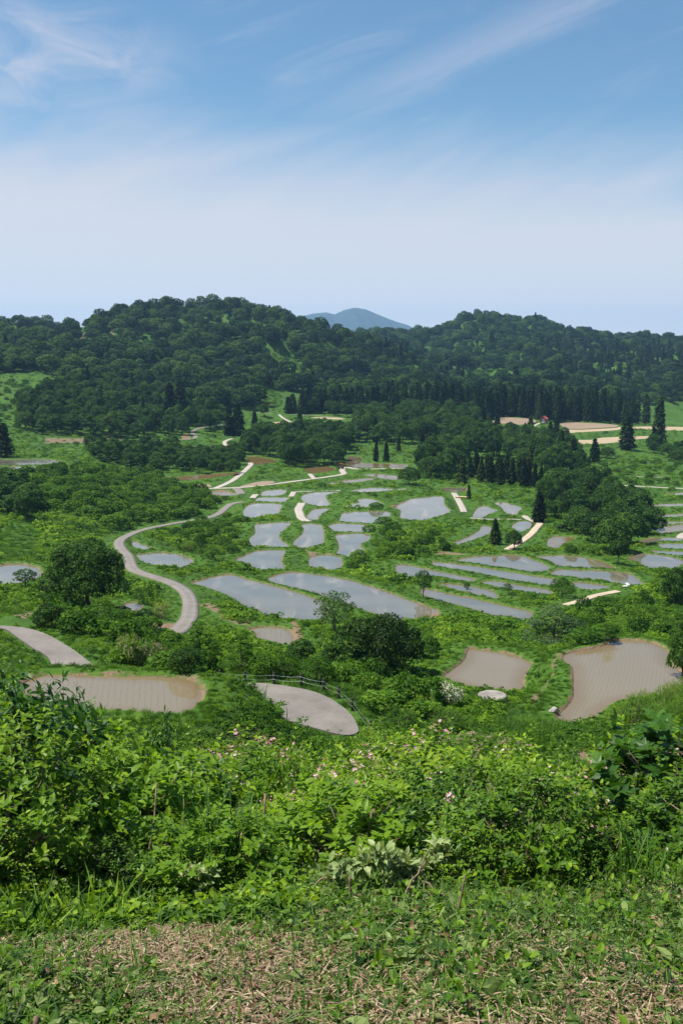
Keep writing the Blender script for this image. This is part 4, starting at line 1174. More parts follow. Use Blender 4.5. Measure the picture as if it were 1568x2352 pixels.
# a clump of dark cedars above the reflecting paddy
for i, (dx, dy, h) in enumerate([(1080,1098,42),(1095,1090,46),(1104,1106,50),(1117,1096,48),(1128,1110,56),(1142,1098,50),(1150,1114,54),(1163,1100,48),(1175,1114,56),(1190,1108,54),(1203,1118,58),(1214,1112,50),(1226,1120,52),(1240,1121,44)]):
    cedar(dx, dy, h + 8, TREE_RNG.uniform(22, 30), 'dark cedar in the tight clump of cedars above the brown reflecting paddies', 'cedars of the tight clump')

SPECIAL = []
def special(fn, *a, **k): 
    return fn(*a, **k)
big_oak = make_broad(300, 15, 13, 15000, .46, 34, .08, None, .7, (.12, .22))
dark_tree = make_broad(301, 13, 10.5, 10000, .40, 30, .06, mat_leaf('dark_leaves', (0.005, 0.017, 0.003), (0.014, 0.041, 0.006), (0.050, 0.100, 0.011), .2, .6, .1, .12), .75, (.10, .22))
open_tree = make_broad(302, 5.5, 5.8, 1900, .27, 16, .12, mat_leaf('soft_leaves', (0.024, 0.055, 0.014), (0.055, 0.115, 0.024), (0.11, 0.19, 0.045)), .8, (.10, .19))
plate_tree = make_tiered(303, 11, 7.6, 7000, .30, 9, mat_leaf('plate_leaves', (0.022, 0.055, 0.010), (0.055, 0.115, 0.022), (0.15, 0.22, 0.06)))
slim_tree = make_broad(304, 3.4, 5.0, 1300, .24, 10, .18)
tiered_b = make_tiered(305, 7, 5.8, 4200, .26, 7, LEAF_BUSH)
round_tree = make_broad(306, 4.6, 4.2, 2600, .24, 14, .08, LEAF_BUSH)
for a in [
 (206, 1405, 178, 226, 'huge round dark green tree standing alone beside the winding lane', None, big_oak),
 (862, 1556, 160, 225, 'wide dark tree with deep shade under it in front of the long paddies', None, dark_tree),
 (790, 1552, 96, 120, 'dark leafy tree joined to the wide dark tree on its left side', None, 3),
 (935, 1550, 128, 86, 'dark leafy tree joined to the wide dark tree on its right side', None, 2),
 (1565, 1560, 120, 80, 'dark leafy tree cut by the frame beside the large near paddy', None, 1),
 (120, 1440, 60, 90, 'leafy bush tree at the shaded foot of the huge round tree', None, 3),
 (425, 1540, 60, 90, 'low leafy tree left of the two layered trees by the lane bend', None, 1),
 (690, 1530, 70, 84, 'mid green tree between the layered trees and the wide dark tree', None, 0),
 (610, 1556, 62, 74, 'yellow green bushy tree at the left end of the cable fence', None, round_tree),
 (768, 1452, 104, 98, 'open crowned tree with bare limbs showing before the long paddies', None, open_tree),
 (1272, 1484, 102, 150, 'flat layered spreading tree with pale plates of leaves above the near paddies', None, plate_tree),
 (970, 1374, 70, 48, 'small upright tree on the bund between the long paddy and the strips', None, slim_tree),
 (1290, 1372, 50, 64, 'small round tree at the end of the strip paddies', None, round_tree),
 (465, 1512, 94, 98, 'bushy layered tree in front of the lane bend', None, tiered_b),
 (556, 1540, 98, 92, 'lighter layered tree right of the bushy one by the lane bend', None, tiered_b),
 (462, 1280, 62, 28, 'slim young tree with a visible stem on the green slope', None, slim_tree),
 (607, 957, 32, 26, 'small round tree alone beside the pale scrap of track', None, 0),
 (58, 1352, 50, 66, 'thin leafed tree reaching over the paddy beside the huge round tree', None, slim_tree),
 (940, 1113, 42, 62, 'dense round tree at the edge of the lane behind the brown paddies', None, 1),
 (1420, 1295, 66, 54, 'rounded tree at the near end of the eastern woods by the flooded paddy', None, 2),
 (1180, 1262, 46, 44, 'leafy round tree beside the cedar near the small blue paddy', None, 1),
 (1166, 1366, 30, 24, 'sapling standing on the front strip paddy bank', None, slim_tree),
 (1072, 1358, 24, 18, 'tiny sapling on the bund between two strip paddies', None, slim_tree),
 (1548, 1390, 92, 66, 'dark leafy tree at the frame above the layered bushes', None, 3),
 (1548, 1462, 62, 90, 'layered pale leafed tree at the frame beside the flat layered tree', None, tiered_b),
 (1480, 1440, 60, 72, 'rounded mid green tree below the grey boulders on the eastern bank', None, round_tree),
 (1392, 1470, 46, 62, 'low layered tree between the flat layered tree and the large near paddy', None, tiered_b),
 (655, 1556, 66, 92, 'bright bushy tree behind the fence posts of the near road', None, round_tree),
 (726, 1566, 66, 90, 'second bright bushy tree behind the fence, next to the wide dark tree', None, round_tree),
 (1392, 1052, 26, 40, 'rounded bush tree between the blunt cedar and the bright grass slope', None, 1),
 (1500, 1034, 40, 40, 'light leafed tree at the foot of the tallest broad cedar', None, 2),
 (240, 1440, 50, 110, 'low bright tree in front of the huge round tree', None, round_tree),
 (330, 1385, 40, 60, 'bush like tree on the dry grass bank beside the lane', None, round_tree),
]: broad(*a)

def zone_points(r, crop, poly, spacing, n_try=4000, clear=2.5):
    """places on the ground behind a patch of the picture, no two closer than spacing"""
    p = np.array(D(crop, poly)); w = pick(p[:, 0], p[:, 1], 3.0, ground_z)
    lo, hi = w.min(0), w.max(0); out = []
    for _ in range(n_try):
        x, y = r.uniform(lo[0], hi[0]), r.uniform(lo[1], hi[1])
        if any((x - a) ** 2 + (y - b) ** 2 < spacing ** 2 for a, b in out): continue
        if not inside(np.array([[x, y]]), w[:, :2])[0]: continue
        out.append((x, y))
    c = np.array(out).reshape(-1, 2)
    if not len(c): return np.zeros((0, 3))
    k = (water_d(c[:, 0], c[:, 1]) > clear) & (road_d(c[:, 0], c[:, 1]) > clear)
    c = c[k]
    return np.c_[c, ground_z(c[:, 0], c[:, 1])]
ZONES = [
 # crop, outline, spacing, height range, width range, label, group, cedar share
 ('D', [(48,985),(52,925),(150,885),(320,905),(400,930),(470,950),(520,965),(505,985),(430,1004),(390,1006),(250,1004),(120,1000),(80,995)], 7.2, (8, 12.5), (8, 11), 'broadleaf tree in the dense wood covering the spur above the hillside lane', 'trees of the wooded spur', .03),
 ('D', [(205,1034),(330,1032),(430,1030),(560,1032),(572,1060),(560,1085),(470,1090),(400,1080),(330,1085),(230,1060)], 5.6, (5, 7.5), (5.5, 8), 'leafy tree in the belt between the hillside lane and the olive paddies', 'trees of the belt below the lane', 0),
 ('D', [(562,1035),(600,1005),(650,1012),(700,1000),(760,1006),(800,1020),(797,1075),(740,1085),(690,1078),(640,1060),(590,1050)], 6.6, (8.5, 12.5), (8, 11), 'broadleaf tree in the dark grove behind the grassy knoll', 'trees of the dark grove', 0),
 ('D', [(815,1015),(822,985),(880,960),(1000,955),(1085,965),(1110,985),(1095,1012),(1030,1008),(960,1020),(880,1022)], 7.2, (10, 14), (8, 11.5), 'broadleaf tree in the mixed wood in front of the long dark cedar wood', 'trees of the mixed wood', .12),
 ('D', [(985,1050),(1040,1020),(1120,1012),(1200,1018),(1300,1030),(1325,1070),(1330,1092),(1255,1088),(1160,1060),(1080,1050),(1040,1092),(975,1100)], 7.0, (9, 13), (8, 12), 'broadleaf tree in the belt between the cedar clump and the bare fields', 'trees of the middle belt', .05),
 ('D', [(1242,1150),(1270,1125),(1340,1118),(1420,1140),(1485,1185),(1488,1225),(1440,1262),(1400,1270),(1340,1235),(1270,1225),(1245,1200)], 6.4, (5.5, 11), (6, 10), 'broadleaf tree in the eastern woods below the straight lane', 'trees of the eastern woods', .03),
 ('D', [(0,1180),(0,1120),(60,1125),(75,1170),(60,1200)], 5.0, (5, 8), (6, 8), 'leafy tree on the slope in front of the twin upper paddies', 'trees before the twin paddies', 0),
 ('D', [(700,952),(760,948),(900,952),(1000,948),(1080,958),(1080,968),(900,966),(760,962)], 8.0, (8, 12), (7, 10), 'broadleaf tree along the sunny foot of the cedar wood', 'trees at the foot of the cedar wood', .1),
 ('D', [(1500,1040),(1568,1035),(1640,1040),(1640,1075),(1540,1060)], 7.0, (5, 8), (6, 9), 'leafy tree on the eastern bank right of the tallest broad cedar', 'trees right of the tallest cedar', 0),
]
def build_zones():
    r = np.random.default_rng(44)
    cand = []
    for zi, (crop, poly, sp, hr, wr, lb, gr, cs) in enumerate(ZONES):
        for p in zone_points(r, crop, poly, sp):
            cand.append((p, r.uniform(*hr), r.uniform(*wr), r.random() < cs, zi, r.integers(5) if r.random() < .8 else 0, r.uniform(0, 6.28)))
    # how much of each crown the picture would show: crowns painted as discs, nearest last
    W_, H_ = 784, 300; buf = np.full((H_, W_), -1)
    yy, xx = np.mgrid[0:H_, 0:W_]
    for i in sorted(range(len(cand)), key=lambda i: -cand[i][0][1]):
        p, h, w = cand[i][:3]; cx, cy0, dep = to_pic(p[0], p[1], p[2] + h * .55)
        cx, cy0 = cx / 2, (cy0 - 780) / 2; rx, rz_ = w * F / dep / 4, h * .5 * F / dep / 2
        m = ((xx - cx) / rx) ** 2 + ((yy - cy0) / rz_) ** 2 < 1
        buf[m] = i
    seen = np.bincount(buf[buf >= 0].ravel(), minlength=len(cand))
    order = np.argsort(-seen); things = set(order[:262].tolist())
    rest = []
    for i, (p, h, w, ced, zi, k, rz) in enumerate(cand):
        lb, gr = ZONES[zi][5], ZONES[zi][6]
        if i not in things:
            if seen[i] > 3: rest.append((p, h, w, rz))
            continue
        if ced:
            c, t = CEDARS[k % 4]
            put_tree('cedar_tree', 'cedar', [(c, 'crown'), (t, 'trunk')], p - [0, 0, .2], w * .62 / 6.4, h * 1.25 / 18, rz, 'dark cedar mixed in among ' + gr, 'cedars among ' + gr)
        else:
            c, t = BROADS[k]
            put_tree('broadleaf_tree', 'tree', [(c, 'crown'), (t, 'trunk')], p - [0, 0, .2], w / 9.8, h / 10, rz, lb, gr)
    print('zone trees', len(cand), 'rest', len(rest))
    if rest:
        co = proto_collection('grove_tree', [b_[0] for b_ in BROADS[:4]])
        scatter('grove_foliage', np.array([q[0] for q in rest]) - [0, 0, .2], np.array([(q[2] / 9.8, q[2] / 9.8, q[1] / 10) for q in rest]), r.integers(0, 4, len(rest)), co,
                'leafy crowns that show only in gaps behind the nearer trees', .03, seed=9)
    # the long cedar wood
    pts = zone_points(r, 'D', [(655,950),(740,948),(815,950),(920,950),(1080,955),(1100,964),(1200,966),(1320,972),(1450,974),(1620,978),(1620,958),(1450,952),(1200,942),(1080,936),(920,934),(740,934),(660,940)], 4.9, 7000)
    pts = pts[np.argsort(pts[:, 1])][:225]
    for p in pts:
        x = p[0] / p[1]
        hh = r.uniform(13.5, 21.5) * np.interp(x, [-.06, .02, .1, .2], [.72, .85, 1.08, 1.12])
        c, t = CEDARS[r.integers(4)]
        put_tree('cedar_tree', 'cedar', [(c, 'crown'), (t, 'trunk')], p - [0, 0, .2], r.uniform(6.2, 9.0) / 6.4, hh / 18, r.uniform(0, 6.28), 'tall dark cedar in the long unbroken cedar wood beyond the bare fields', 'cedars of the long wood')
build_zones()

# ------------------------------------------------------------------ shrubs on the slopes
BUSHES = [make_bush(240 + i, 2.6, 1.9, 950, .27, 10) for i in range(5)]
SHRUB_N = [0]
def bush_at(p, w, h, rz, label, group=None, proto=None, name='shrub', extra=None):
    c, t = BUSHES[proto if proto is not None else int(TREE_RNG.integers(5))]
    put_tree(name, 'shrub', [(c, 'foliage'), (t, 'stems')] + (extra or []), np.array(p) - [0, 0, .1], w / 2.6, h / 1.9, rz, label, group)
    SHRUB_N[0] += 1
BUSH_ZONES = [
 ('D', [(-20,875),(62,878),(56,985),(-20,990)], 6.5, (1.6, 3.4), (3, 5), 'shrub on the open green bank left of the wooded spur', 'shrubs left of the wooded spur'),
 ('D', [(1370,1062),(1640,1050),(1640,1100),(1560,1130),(1380,1100)], 6.5, (1.0, 2.2), (2.6, 4.4), 'low shrub on the bright grass slope below the tallest cedar', 'shrubs of the bright grass slope'),
 ('D', [(0,1100),(150,1082),(330,1096),(440,1125),(500,1160),(440,1186),(340,1200),(250,1212),(180,1185),(90,1175),(0,1140)], 3.9, (2.4, 4.4), (4, 6.5), 'leafy shrub in the thicket between the twin paddies and the winding lane', 'shrubs of the western thicket'),
 ('D', [(520,1140),(560,1190),(590,1230),(540,1270),(470,1290),(410,1260),(400,1230),(470,1190)], 4.4, (1.2, 2.4), (2.4, 4), 'low shrub on the green slope inside the loop of the winding lane', 'shrubs inside the lane loop'),
 ('D', [(860,1170),(930,1240),(1000,1230),(1040,1260),(960,1285),(900,1275),(840,1290),(800,1310),(830,1260)], 4.2, (1.3, 3.0), (2.6, 4.4), 'shrub on the bank between the terraced paddies and the strip paddies', 'shrubs of the central bank'),
 ('D', [(1240,1290),(1300,1260),(1420,1290),(1460,1320),(1550,1330),(1560,1400),(1500,1360),(1400,1300)], 4.6, (1.2, 2.6), (2.6, 4.2), 'shrub along the bank beside the eastern flooded paddies', 'shrubs of the eastern bank'),
 ('D', [(1330,1400),(1400,1380),(1540,1400),(1560,1470),(1460,1460),(1340,1480)], 3.4, (1.2, 2.6), (2.2, 3.6), 'shrub in the yellow green thicket behind the large near paddy', 'shrubs behind the large near paddy'),
 ('D', [(250,1480),(330,1440),(420,1470),(500,1530),(620,1555),(560,1548),(400,1540),(300,1535)], 2.6, (1.0, 2.0), (1.8, 3.0), 'shrub in the thicket above the bund of the near paddy', 'shrubs above the near paddy'),
 ('D', [(630,1550),(760,1545),(940,1560),(1000,1600),(960,1660),(880,1640),(800,1580),(700,1556)], 2.4, (1.0, 2.2), (1.8, 3.2), 'shrub on the slope just beyond the cable fence of the near road', 'shrubs beyond the cable fence'),
 ('D', [(120,1440),(240,1400),(300,1440),(290,1490),(220,1470)], 3.0, (1.2, 2.2), (2.2, 3.4), 'shrub on the bank above the sweeping near road', 'shrubs above the near road'),
 ('D', [(760,1480),(840,1470),(1000,1490),(1010,1560),(930,1560),(780,1530)], 3.2, (1.2, 2.4), (2.0, 3.4), 'shrub under and around the wide dark tree', 'shrubs round the wide dark tree'),
]
def build_bushes():
    r = np.random.default_rng(55); spare = []
    for crop, poly, sp, hr, wr, lb, gr in BUSH_ZONES:
        pts = zone_points(r, crop, poly, sp, 1500, 2.6 if poly[0][1] < 1300 else 1.3)
        m_ = 40 if 'western' in lb + gr else 17
        pts = pts[r.permutation(len(pts))]; spare += [(q, r.uniform(*wr), r.uniform(*hr)) for q in pts[m_:]]; pts = pts[:m_]
        for p in pts:
            bush_at(p, r.uniform(*wr), r.uniform(*hr), r.uniform(0, 6.28), lb, gr)
    scatter('thicket_undergrowth', np.array([q[0] for q in spare]) - [0, 0, .1], np.array([(q[1] / 2.6, q[1] / 2.6, q[2] / 1.9) for q in spare]), r.integers(0, 5, len(spare)), proto_collection('thicket_bush', [b_[0] for b_ in BUSHES]), 'dense low bushes filling the thickets between the separate shrubs', .05, seed=10)
    print('spare bushes', len(spare))
build_bushes()
# ------------------------------------------------------------------ ground cover
def build_cover():
    r = np.random.default_rng(66)
    ly = np.arange(math.log(7.2), math.log(760), .0100); tt = np.arange(-.50, .50, .0072)
    A, B = np.meshgrid(ly, tt, indexing='ij')
    A = A + r.uniform(-.5, .5, A.shape) * .0100; B = B + r.uniform(-.5, .5, B.shape) * .0072
    Y = np.exp(A).ravel(); X = (Y * B.ravel())
    dw, dr = water_d(X, Y), road_d(X, Y)
    s = np.clip(.0088 * Y, .16, 1.5) * np.clip(np.exp(r.normal(-.05, .38, len(X))), .5, 2.3)
    # short growth on the bunds; nothing on water, roads or fields
    onb = dw < 1.6
    s = np.where(onb, np.minimum(s, r.uniform(.22, .38, len(s))), s)
    s = np.where((dw < 2.6) & ~onb, np.minimum(s, r.uniform(.35, .6, len(s))), s); s = np.where((dw < 5) & (dw >= 2.6), np.minimum(s, r.uniform(.6, 1.1, len(s))), s)
    s = np.where(dr < 3.2, np.minimum(s, .42), s)
    keep = (dw > .35 + .3 * s) & (dr > .1 + .4 * s)
    # far banks: fewer points are needed where the woods stand
    X, Y, s, dw, dr = X[keep], Y[keep], s[keep], dw[keep], dr[keep]
    Zg = ground_z(X, Y)
    dx, dy, _ = to_pic(X, Y, Zg); pp = np.stack([dx, dy], 1)
    bare = np.zeros(len(X), bool)
    for crop, pts, v in BARE:
        if v >= .6: bare |= inside(pp, np.array(D(crop, pts)))
    mown = np.zeros(len(X), bool)
    for crop, pts, v in MOWN: mown |= inside(pp, np.array(D(crop, pts)))
    k = ~(bare & (r.random(len(X)) < .88)) & ~((Y < 20) & (r.random(len(X)) < .62))
    k &= ~((dy < np.interp(dx, [p[0] for p in HILL_EDGE], [p[1] for p in HILL_EDGE])) & (Y > 560))
    X, Y, Zg, s, mown, dw = X[k], Y[k], Zg[k], s[k], mown[k], dw[k]
    # kinds of growth come in patches
    f = np.sin(X * .11 + 1.7) * np.sin(Y * .071 + .4) + .7 * np.sin(X * .31 + Y * .17) + .5 * r.normal(size=len(X))
    kind = np.where(f > .75, 2, np.where(f < -1.05, 1, 0))
    kind = np.where(mown | ((dw < 1.7) & (r.random(len(X)) < .75)), 1, kind)
    kind = np.where((Y < 56) & (kind == 1) & ~mown & (r.random(len(X)) < .85), 0, kind)
    s = np.where(mown, s * .8, s); s = np.where(kind == 1, np.minimum(s, .7), s)
    dark = (Y < 64) & ~mown & (dw > 2.2) & (r.random(len(X)) < .8)
    idx = np.where(dark, 9, kind * 3) + r.integers(0, 3, len(X))
    meshes = [weed_clump(400 + i, 'leafy', LEAF_WEED) for i in range(3)] + [weed_clump(410 + i, 'grass', LEAF_GRASS) for i in range(3)] + [weed_clump(420 + i, 'vine', LEAF_WEED) for i in range(3)] + [weed_clump(430 + i, 'leafy', LEAF_BUSH) for i in range(3)]
    sv = np.c_[s, s, s * r.uniform(.7, 1.25, len(s))]
    scatter('undergrowth', np.c_[X, Y, Zg - .04 * s], sv, idx, proto_collection('weed', meshes), 'tangle of weeds, grass and creepers covering the banks and bunds', seed=7)
    print('cover', len(X))
build_cover()

def build_bund_grass():
    r = np.random.default_rng(67); out = []
    for L in LEVEL:
        if L['kind'] != 'paddy': continue
        p = L['poly']; q = np.roll(p, -1, 0); seg = np.linalg.norm(q - p, axis=1); Y = p[:, 1].mean()
        n = int(seg.sum() * 1.5 * np.clip(420 / Y, 1.0, 4.5)); k = r.choice(len(p), n, p=seg / seg.sum()); t = r.random(n)[:, None]
        d = q[k] - p[k]; nn = np.stack([d[:, 1], -d[:, 0]], 1) / (np.linalg.norm(d, axis=1)[:, None] + 1e-9)
        c = p[k] + d * t + nn * (r.uniform(.25, 1.7, n) * r.choice([-1, 1], n))[:, None]
        out.append(c)
    c = np.vstack(out); w = water_d(c[:, 0], c[:, 1]); k = (w > .3) & (w < 2) & (road_d(c[:, 0], c[:, 1]) > .2); c = c[k]; w = w[k]
    s = r.uniform(.16, .36, len(c)) * np.clip(.6 + w * .4, .6, 1.2) * np.clip(c[:, 1] / 160, .7, 1.3)
    scatter('bund_grass', np.c_[c, ground_z(c[:, 0], c[:, 1]) - .02], s, r.choice(5, len(c), p=[.28, .28, .28, .08, .08]), proto_collection('bund_tuft', [weed_clump(470 + i, 'grass', LEAF_GRASS) for i in range(3)] + [weed_clump(475 + i, 'leafy', LEAF_WEED) for i in range(2)]),
            'short bright grass edging the flooded paddies', seed=13)
    print('bund', len(c))
build_bund_grass()

def build_seedlings():
    r = np.random.default_rng(77); out = []
    for L in LEVEL:
        if L['kind'] != 'paddy' or 's' not in L['opt']: continue
        a, b = D(L['crop'], L['opt']['s']); z = L['z']
        pa = np.array([z / slope(a[1]) * side(*a), z / slope(a[1])]); pb = np.array([z / slope(b[1]) * side(*b), z / slope(b[1])])
        u = (pb - pa) / np.linalg.norm(pb - pa); v = np.array([-u[1], u[0]])
        c = L['poly'].mean(0); q = L['poly'] - c
        w = L['opt'].get('w', .62)
        us = np.arange((q @ u).min(), (q @ u).max(), w * .55); vs = np.arange((q @ v).min(), (q @ v).max(), w)
        U, V_ = np.meshgrid(us, vs)
        bend = .22 * np.sin(U * .16 + 1) 
        Q = c + U.ravel()[:, None] * u + (V_ + bend).ravel()[:, None] * v + r.normal(0, .03, (U.size, 2))
        k = inside(Q, L['poly']); Q = Q[k]
        d, _ = seg_dist(Q, L['poly']); Q = Q[d > .7]
        Q = Q[r.random(len(Q)) > .08]
        out.append(np.c_[Q, np.full(len(Q), z), np.full(len(Q), w)])
    A = np.vstack(out)
    m = []
    for i in range(2):
        rr = np.random.default_rng(440 + i); P_ = Pile()
        for _ in range(5):
            b = rr.normal(0, .05, 2); t = b + rr.normal(0, .14, 2); hw = .013; a = rr.uniform(0, 3.14); sx, sy = math.cos(a) * hw, math.sin(a) * hw
            P_.add([(b[0] - sx, b[1] - sy, -.02), (b[0] + sx, b[1] + sy, -.02), (t[0], t[1], rr.uniform(.16, .3))], [[0, 1, 2]], .5)
        m.append(P_.mesh('seedling', LEAF_GRASS))
    scatter('rice_seedlings', A[:, :3], np.where(A[:, 3] > .5, .42, .25), r.integers(0, 2, len(A)), proto_collection('seedling', m), 'rows of tiny young rice plants standing in the flooded paddies', seed=8)
    print('seedlings', len(A))
build_seedlings()
# ------------------------------------------------------------------ shrubs near the camera, with real leaves
LEAF_HEDGE = mat_leaf('hedge_leaves', (0.011, 0.038, 0.003), (0.068, 0.148, 0.006), (0.205, 0.305, 0.013), .31, .48, .4, .2)
LEAF_GLOSS = mat_leaf('glossy_leaves', (0.010, 0.034, 0.004), (0.027, 0.084, 0.008), (0.070, 0.155, 0.014), .30, .45, .2, .25)
LEAF_LIME = mat_leaf('lime_leaves', (0.04, 0.105, 0.007), (0.105, 0.205, 0.010), (0.20, 0.31, 0.018), .45, .45, .3, .2)
LEAF_PALE = mat_leaf('pale_leaf_undersides', (0.09, 0.16, 0.05), (0.225, 0.295, 0.105), (0.38, 0.44, 0.20), .3, .55, .2, .2, 1.0)
LEAF_LITTER = mat_leaf('cut_leaves', (0.014, 0.040, 0.007), (0.055, 0.110, 0.016), (0.19, 0.25, 0.075), .3, .5, .3, .2)
LEAF_DEAD = mat_leaf('dead_leaves', (0.07, 0.036, 0.018), (0.17, 0.10, 0.055), (0.33, 0.22, 0.13), .2, .65, .3, .15, .7)
PETAL_PINK = mat_leaf('pink_petals', (0.36, 0.10, 0.14), (0.56, 0.30, 0.34), (0.74, 0.60, 0.60), .3, .6, .3, .2, .9)
PETAL_WHITE = mat_leaf('white_petals', (0.52, 0.50, 0.36), (0.70, 0.68, 0.52), (0.82, 0.80, 0.70), .3, .6, .1, .2, .8)

def twig_leaves(P_, r, base, d, tl, m, L, W, tone, lobed=False, up=.7, droop=.3):
    """opposite pairs of leaves along many twigs at once"""
    k = len(base); d = nrm(d)
    side0 = nrm(np.cross(d, nrm(r.normal(size=d.shape)))); side1 = np.cross(d, side0)
    Ps, Ax, Nn, Ls, Tn = [], [], [], [], []
    for i in range(m):
        s = (i // 2 + .6) / (m / 2) if m > 2 else .8
        sd = (side0 if (i // 2) % 2 else side1) * (1 if i % 2 else -1)
        Ps.append(base + d * tl[:, None] * min(1, s)); 
        f = .35 + .5 * (s > .85)
        Ax.append(nrm(d * f + sd * .8 + r.normal(0, .18, d.shape)))
        Nn.append(nrm(np.array([0, 0, up]) + d * .35 + r.normal(0, .28, d.shape)))
        Ls.append(L * r.uniform(.65, 1.2, k) * (1.05 - .35 * (s > .9)))
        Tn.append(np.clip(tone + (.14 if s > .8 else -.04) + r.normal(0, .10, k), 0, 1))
    Ps, Ax, Nn = np.vstack(Ps), np.vstack(Ax), np.vstack(Nn); Ls = np.concatenate(Ls); Tn = np.concatenate(Tn)
    if lobed:
        V, t = lobed_leaves(Ps, Ax, Nn, Ls, r); P_.add(V, t, np.repeat(Tn, len(LOBE) + 1))
    else:
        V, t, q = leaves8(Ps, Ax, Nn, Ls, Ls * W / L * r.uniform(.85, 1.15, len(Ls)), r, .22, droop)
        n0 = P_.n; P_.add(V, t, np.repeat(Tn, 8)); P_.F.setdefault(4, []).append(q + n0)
def blossom(P_, r, c, nrmv, size):
    """small star flowers, five petals each"""
    k = len(c); t, b = frame(nrmv, r)
    for i in range(5):
        a = i * 1.2566; u = t * math.cos(a) + b * math.sin(a); v = -t * math.sin(a) + b * math.cos(a)
        S_ = size[:, None]
        V = np.stack([c, c + u * S_ * .55 + v * S_ * .3 + nrmv * S_ * .25, c + u * S_ + nrmv * S_ * .3, c + u * S_ * .55 - v * S_ * .3 + nrmv * S_ * .25], 1).reshape(-1, 3)
        P_.add(V, np.arange(k * 4).reshape(-1, 4), np.repeat(np.clip(.55 + r.normal(0, .22, k), 0, 1), 4))
def near_shrub(seed, H, Rd, ntw, m, L, W, mat, lobed=False, flowers=0, petal=None, fsize=.016, zlow=-.25, stems=16, tl=(.12, .24), droop=.3):
    r = np.random.default_rng(seed)
    d = sphere_dirs(ntw, r, zlow)
    lump = 1 + .27 * np.sin(d[:, 0] * 5 + seed) * np.sin(d[:, 1] * 4.3 + 1) + .10 * np.sin(d[:, 2] * 9 + d[:, 0] * 6)
    f = r.uniform(.5, 1.0, ntw) ** .6 * lump
    base = np.stack([d[:, 0] * Rd * f, d[:, 1] * Rd * f, H * .42 + d[:, 2] * H * .55 * f], 1)
    base[:, 2] = np.maximum(base[:, 2], .05 * H)
    dd = nrm(d * .8 + np.array([0, 0, .55]) + r.normal(0, .3, d.shape))
    P_ = Pile()
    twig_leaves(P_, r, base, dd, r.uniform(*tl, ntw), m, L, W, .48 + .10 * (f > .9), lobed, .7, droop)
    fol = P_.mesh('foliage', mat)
    Q = Pile()
    pick_ = r.choice(ntw, min(ntw, stems), replace=False)
    for i in pick_:
        a = np.array([r.normal(0, .12) * Rd, r.normal(0, .12) * Rd, -.1])
        Q.add(*tube(curve(a, base[i] + dd[i] * .08, r, 6, .12, .07), np.linspace(.011, .003, 6) * (H + .4), 5))
    for i in r.choice(ntw, min(ntw, stems * 4), replace=False):
        Q.add(*tube(np.stack([base[i] * [.8, .8, .9], base[i], base[i] + dd[i] * .2]), np.array([.004, .003, .0015]), 4))
    st = Q.mesh('stems', TWIG, True)
    parts = [(fol, 'foliage'), (st, 'stems')]
    if flowers:
        B = Pile(); top = np.nonzero((d[:, 2] > -.1) & (f > .72))[0]
        cl = r.choice(top, min(flowers, len(top)), replace=False)
        c = np.repeat(base[cl] + dd[cl] * .16, 9, 0); c = c + r.normal(0, .028, c.shape) * (fsize / .016)
        nn = nrm(np.repeat(dd[cl], 9, 0) + r.normal(0, .5, c.shape))
        blossom(B, r, c, nn, fsize * r.uniform(.7, 1.25, len(c)))
        parts.append((B.mesh('blossoms', petal), 'blossoms'))
    return parts
NEAR = {
 'weigela': [near_shrub(500 + i, 1.3, .72, 270, 10, .080, .039, LEAF_HEDGE, False, (17, 8, 24)[i], PETAL_PINK, .019) for i in range(3)],
 'hedge': [near_shrub(510 + i, 1.3, .72, 260, 10, .084, .042, LEAF_HEDGE) for i in range(2)],
 'lime': [near_shrub(520, 1.3, .7, 200, 9, .105, .052, LEAF_LIME)],
 'gloss': [near_shrub(530 + i, 1.3, .62, 210, 10, .125, .045, LEAF_GLOSS, droop=.6, zlow=-.5) for i in range(2)],
 'small': [near_shrub(540 + i, 1.5, .95, 400, 10, .074, .036, (LEAF_HEDGE, LEAF_BUSH, LEAF_HEDGE)[i], tl=(.16, .3)) for i in range(3)],
 'pinkbush': [near_shrub(550 + i, 1.5, .95, 380, 10, .072, .034, LEAF_HEDGE, False, (80, 45)[i], PETAL_PINK, .026, tl=(.16, .3)) for i in range(2)],
 'elder': [near_shrub(560, 1.5, .95, 330, 9, .09, .045, LEAF_HEDGE, False, 150, PETAL_WHITE, .042, tl=(.16, .3))],
 'lobed': [near_shrub(570 + i, 1.4, .6, 110, 6, .115, .08, LEAF_GLOSS, True, zlow=-.55) for i in range(2)],
}
def size_of(parts):
    v = np.array([x.co for x in parts[0][0].vertices])
    return max(np.ptp(v[:, 0]), np.ptp(v[:, 1])), v[:, 2].max()
NSIZE = {id(p): size_of(p) for k in NEAR for p in NEAR[k]}
def near_at(kind, i, X, Y, w, h, rz, label, group=None, name='shrub'):
    p = NEAR[kind][i]; W, H = NSIZE[id(p)]
    put_tree(name, 'shrub', [(m_, n_) for m_, n_ in p], (X, Y, float(ground_z(X, Y)) - .05), w / W, h / H, rz, label, group)
TOPS = [(-300, 1500), (0, 1520), (60, 1520), (110, 1560), (170, 1625), (210, 1650), (260, 1668), (320, 1655), (380, 1660), (440, 1700), (520, 1690), (560, 1705), (620, 1712), (690, 1682), (760, 1700), (830, 1702), (900, 1670), (960, 1662), (1020, 1668), (1080, 1702), (1130, 1712), (1200, 1700), (1260, 1705), (1300, 1720), (1320, 1740), (1400, 1740), (1440, 1690), (1480, 1650), (1568, 1610), (1900, 1600)]
ROWNAMES = [(8.4, 'front row of the near hedge'), (13, 'dense middle of the near hedge'), (20, 'thicket just below the near hedge'), (32, 'overgrown slope below the near hedge'), (70, 'lower slope above the near road')]
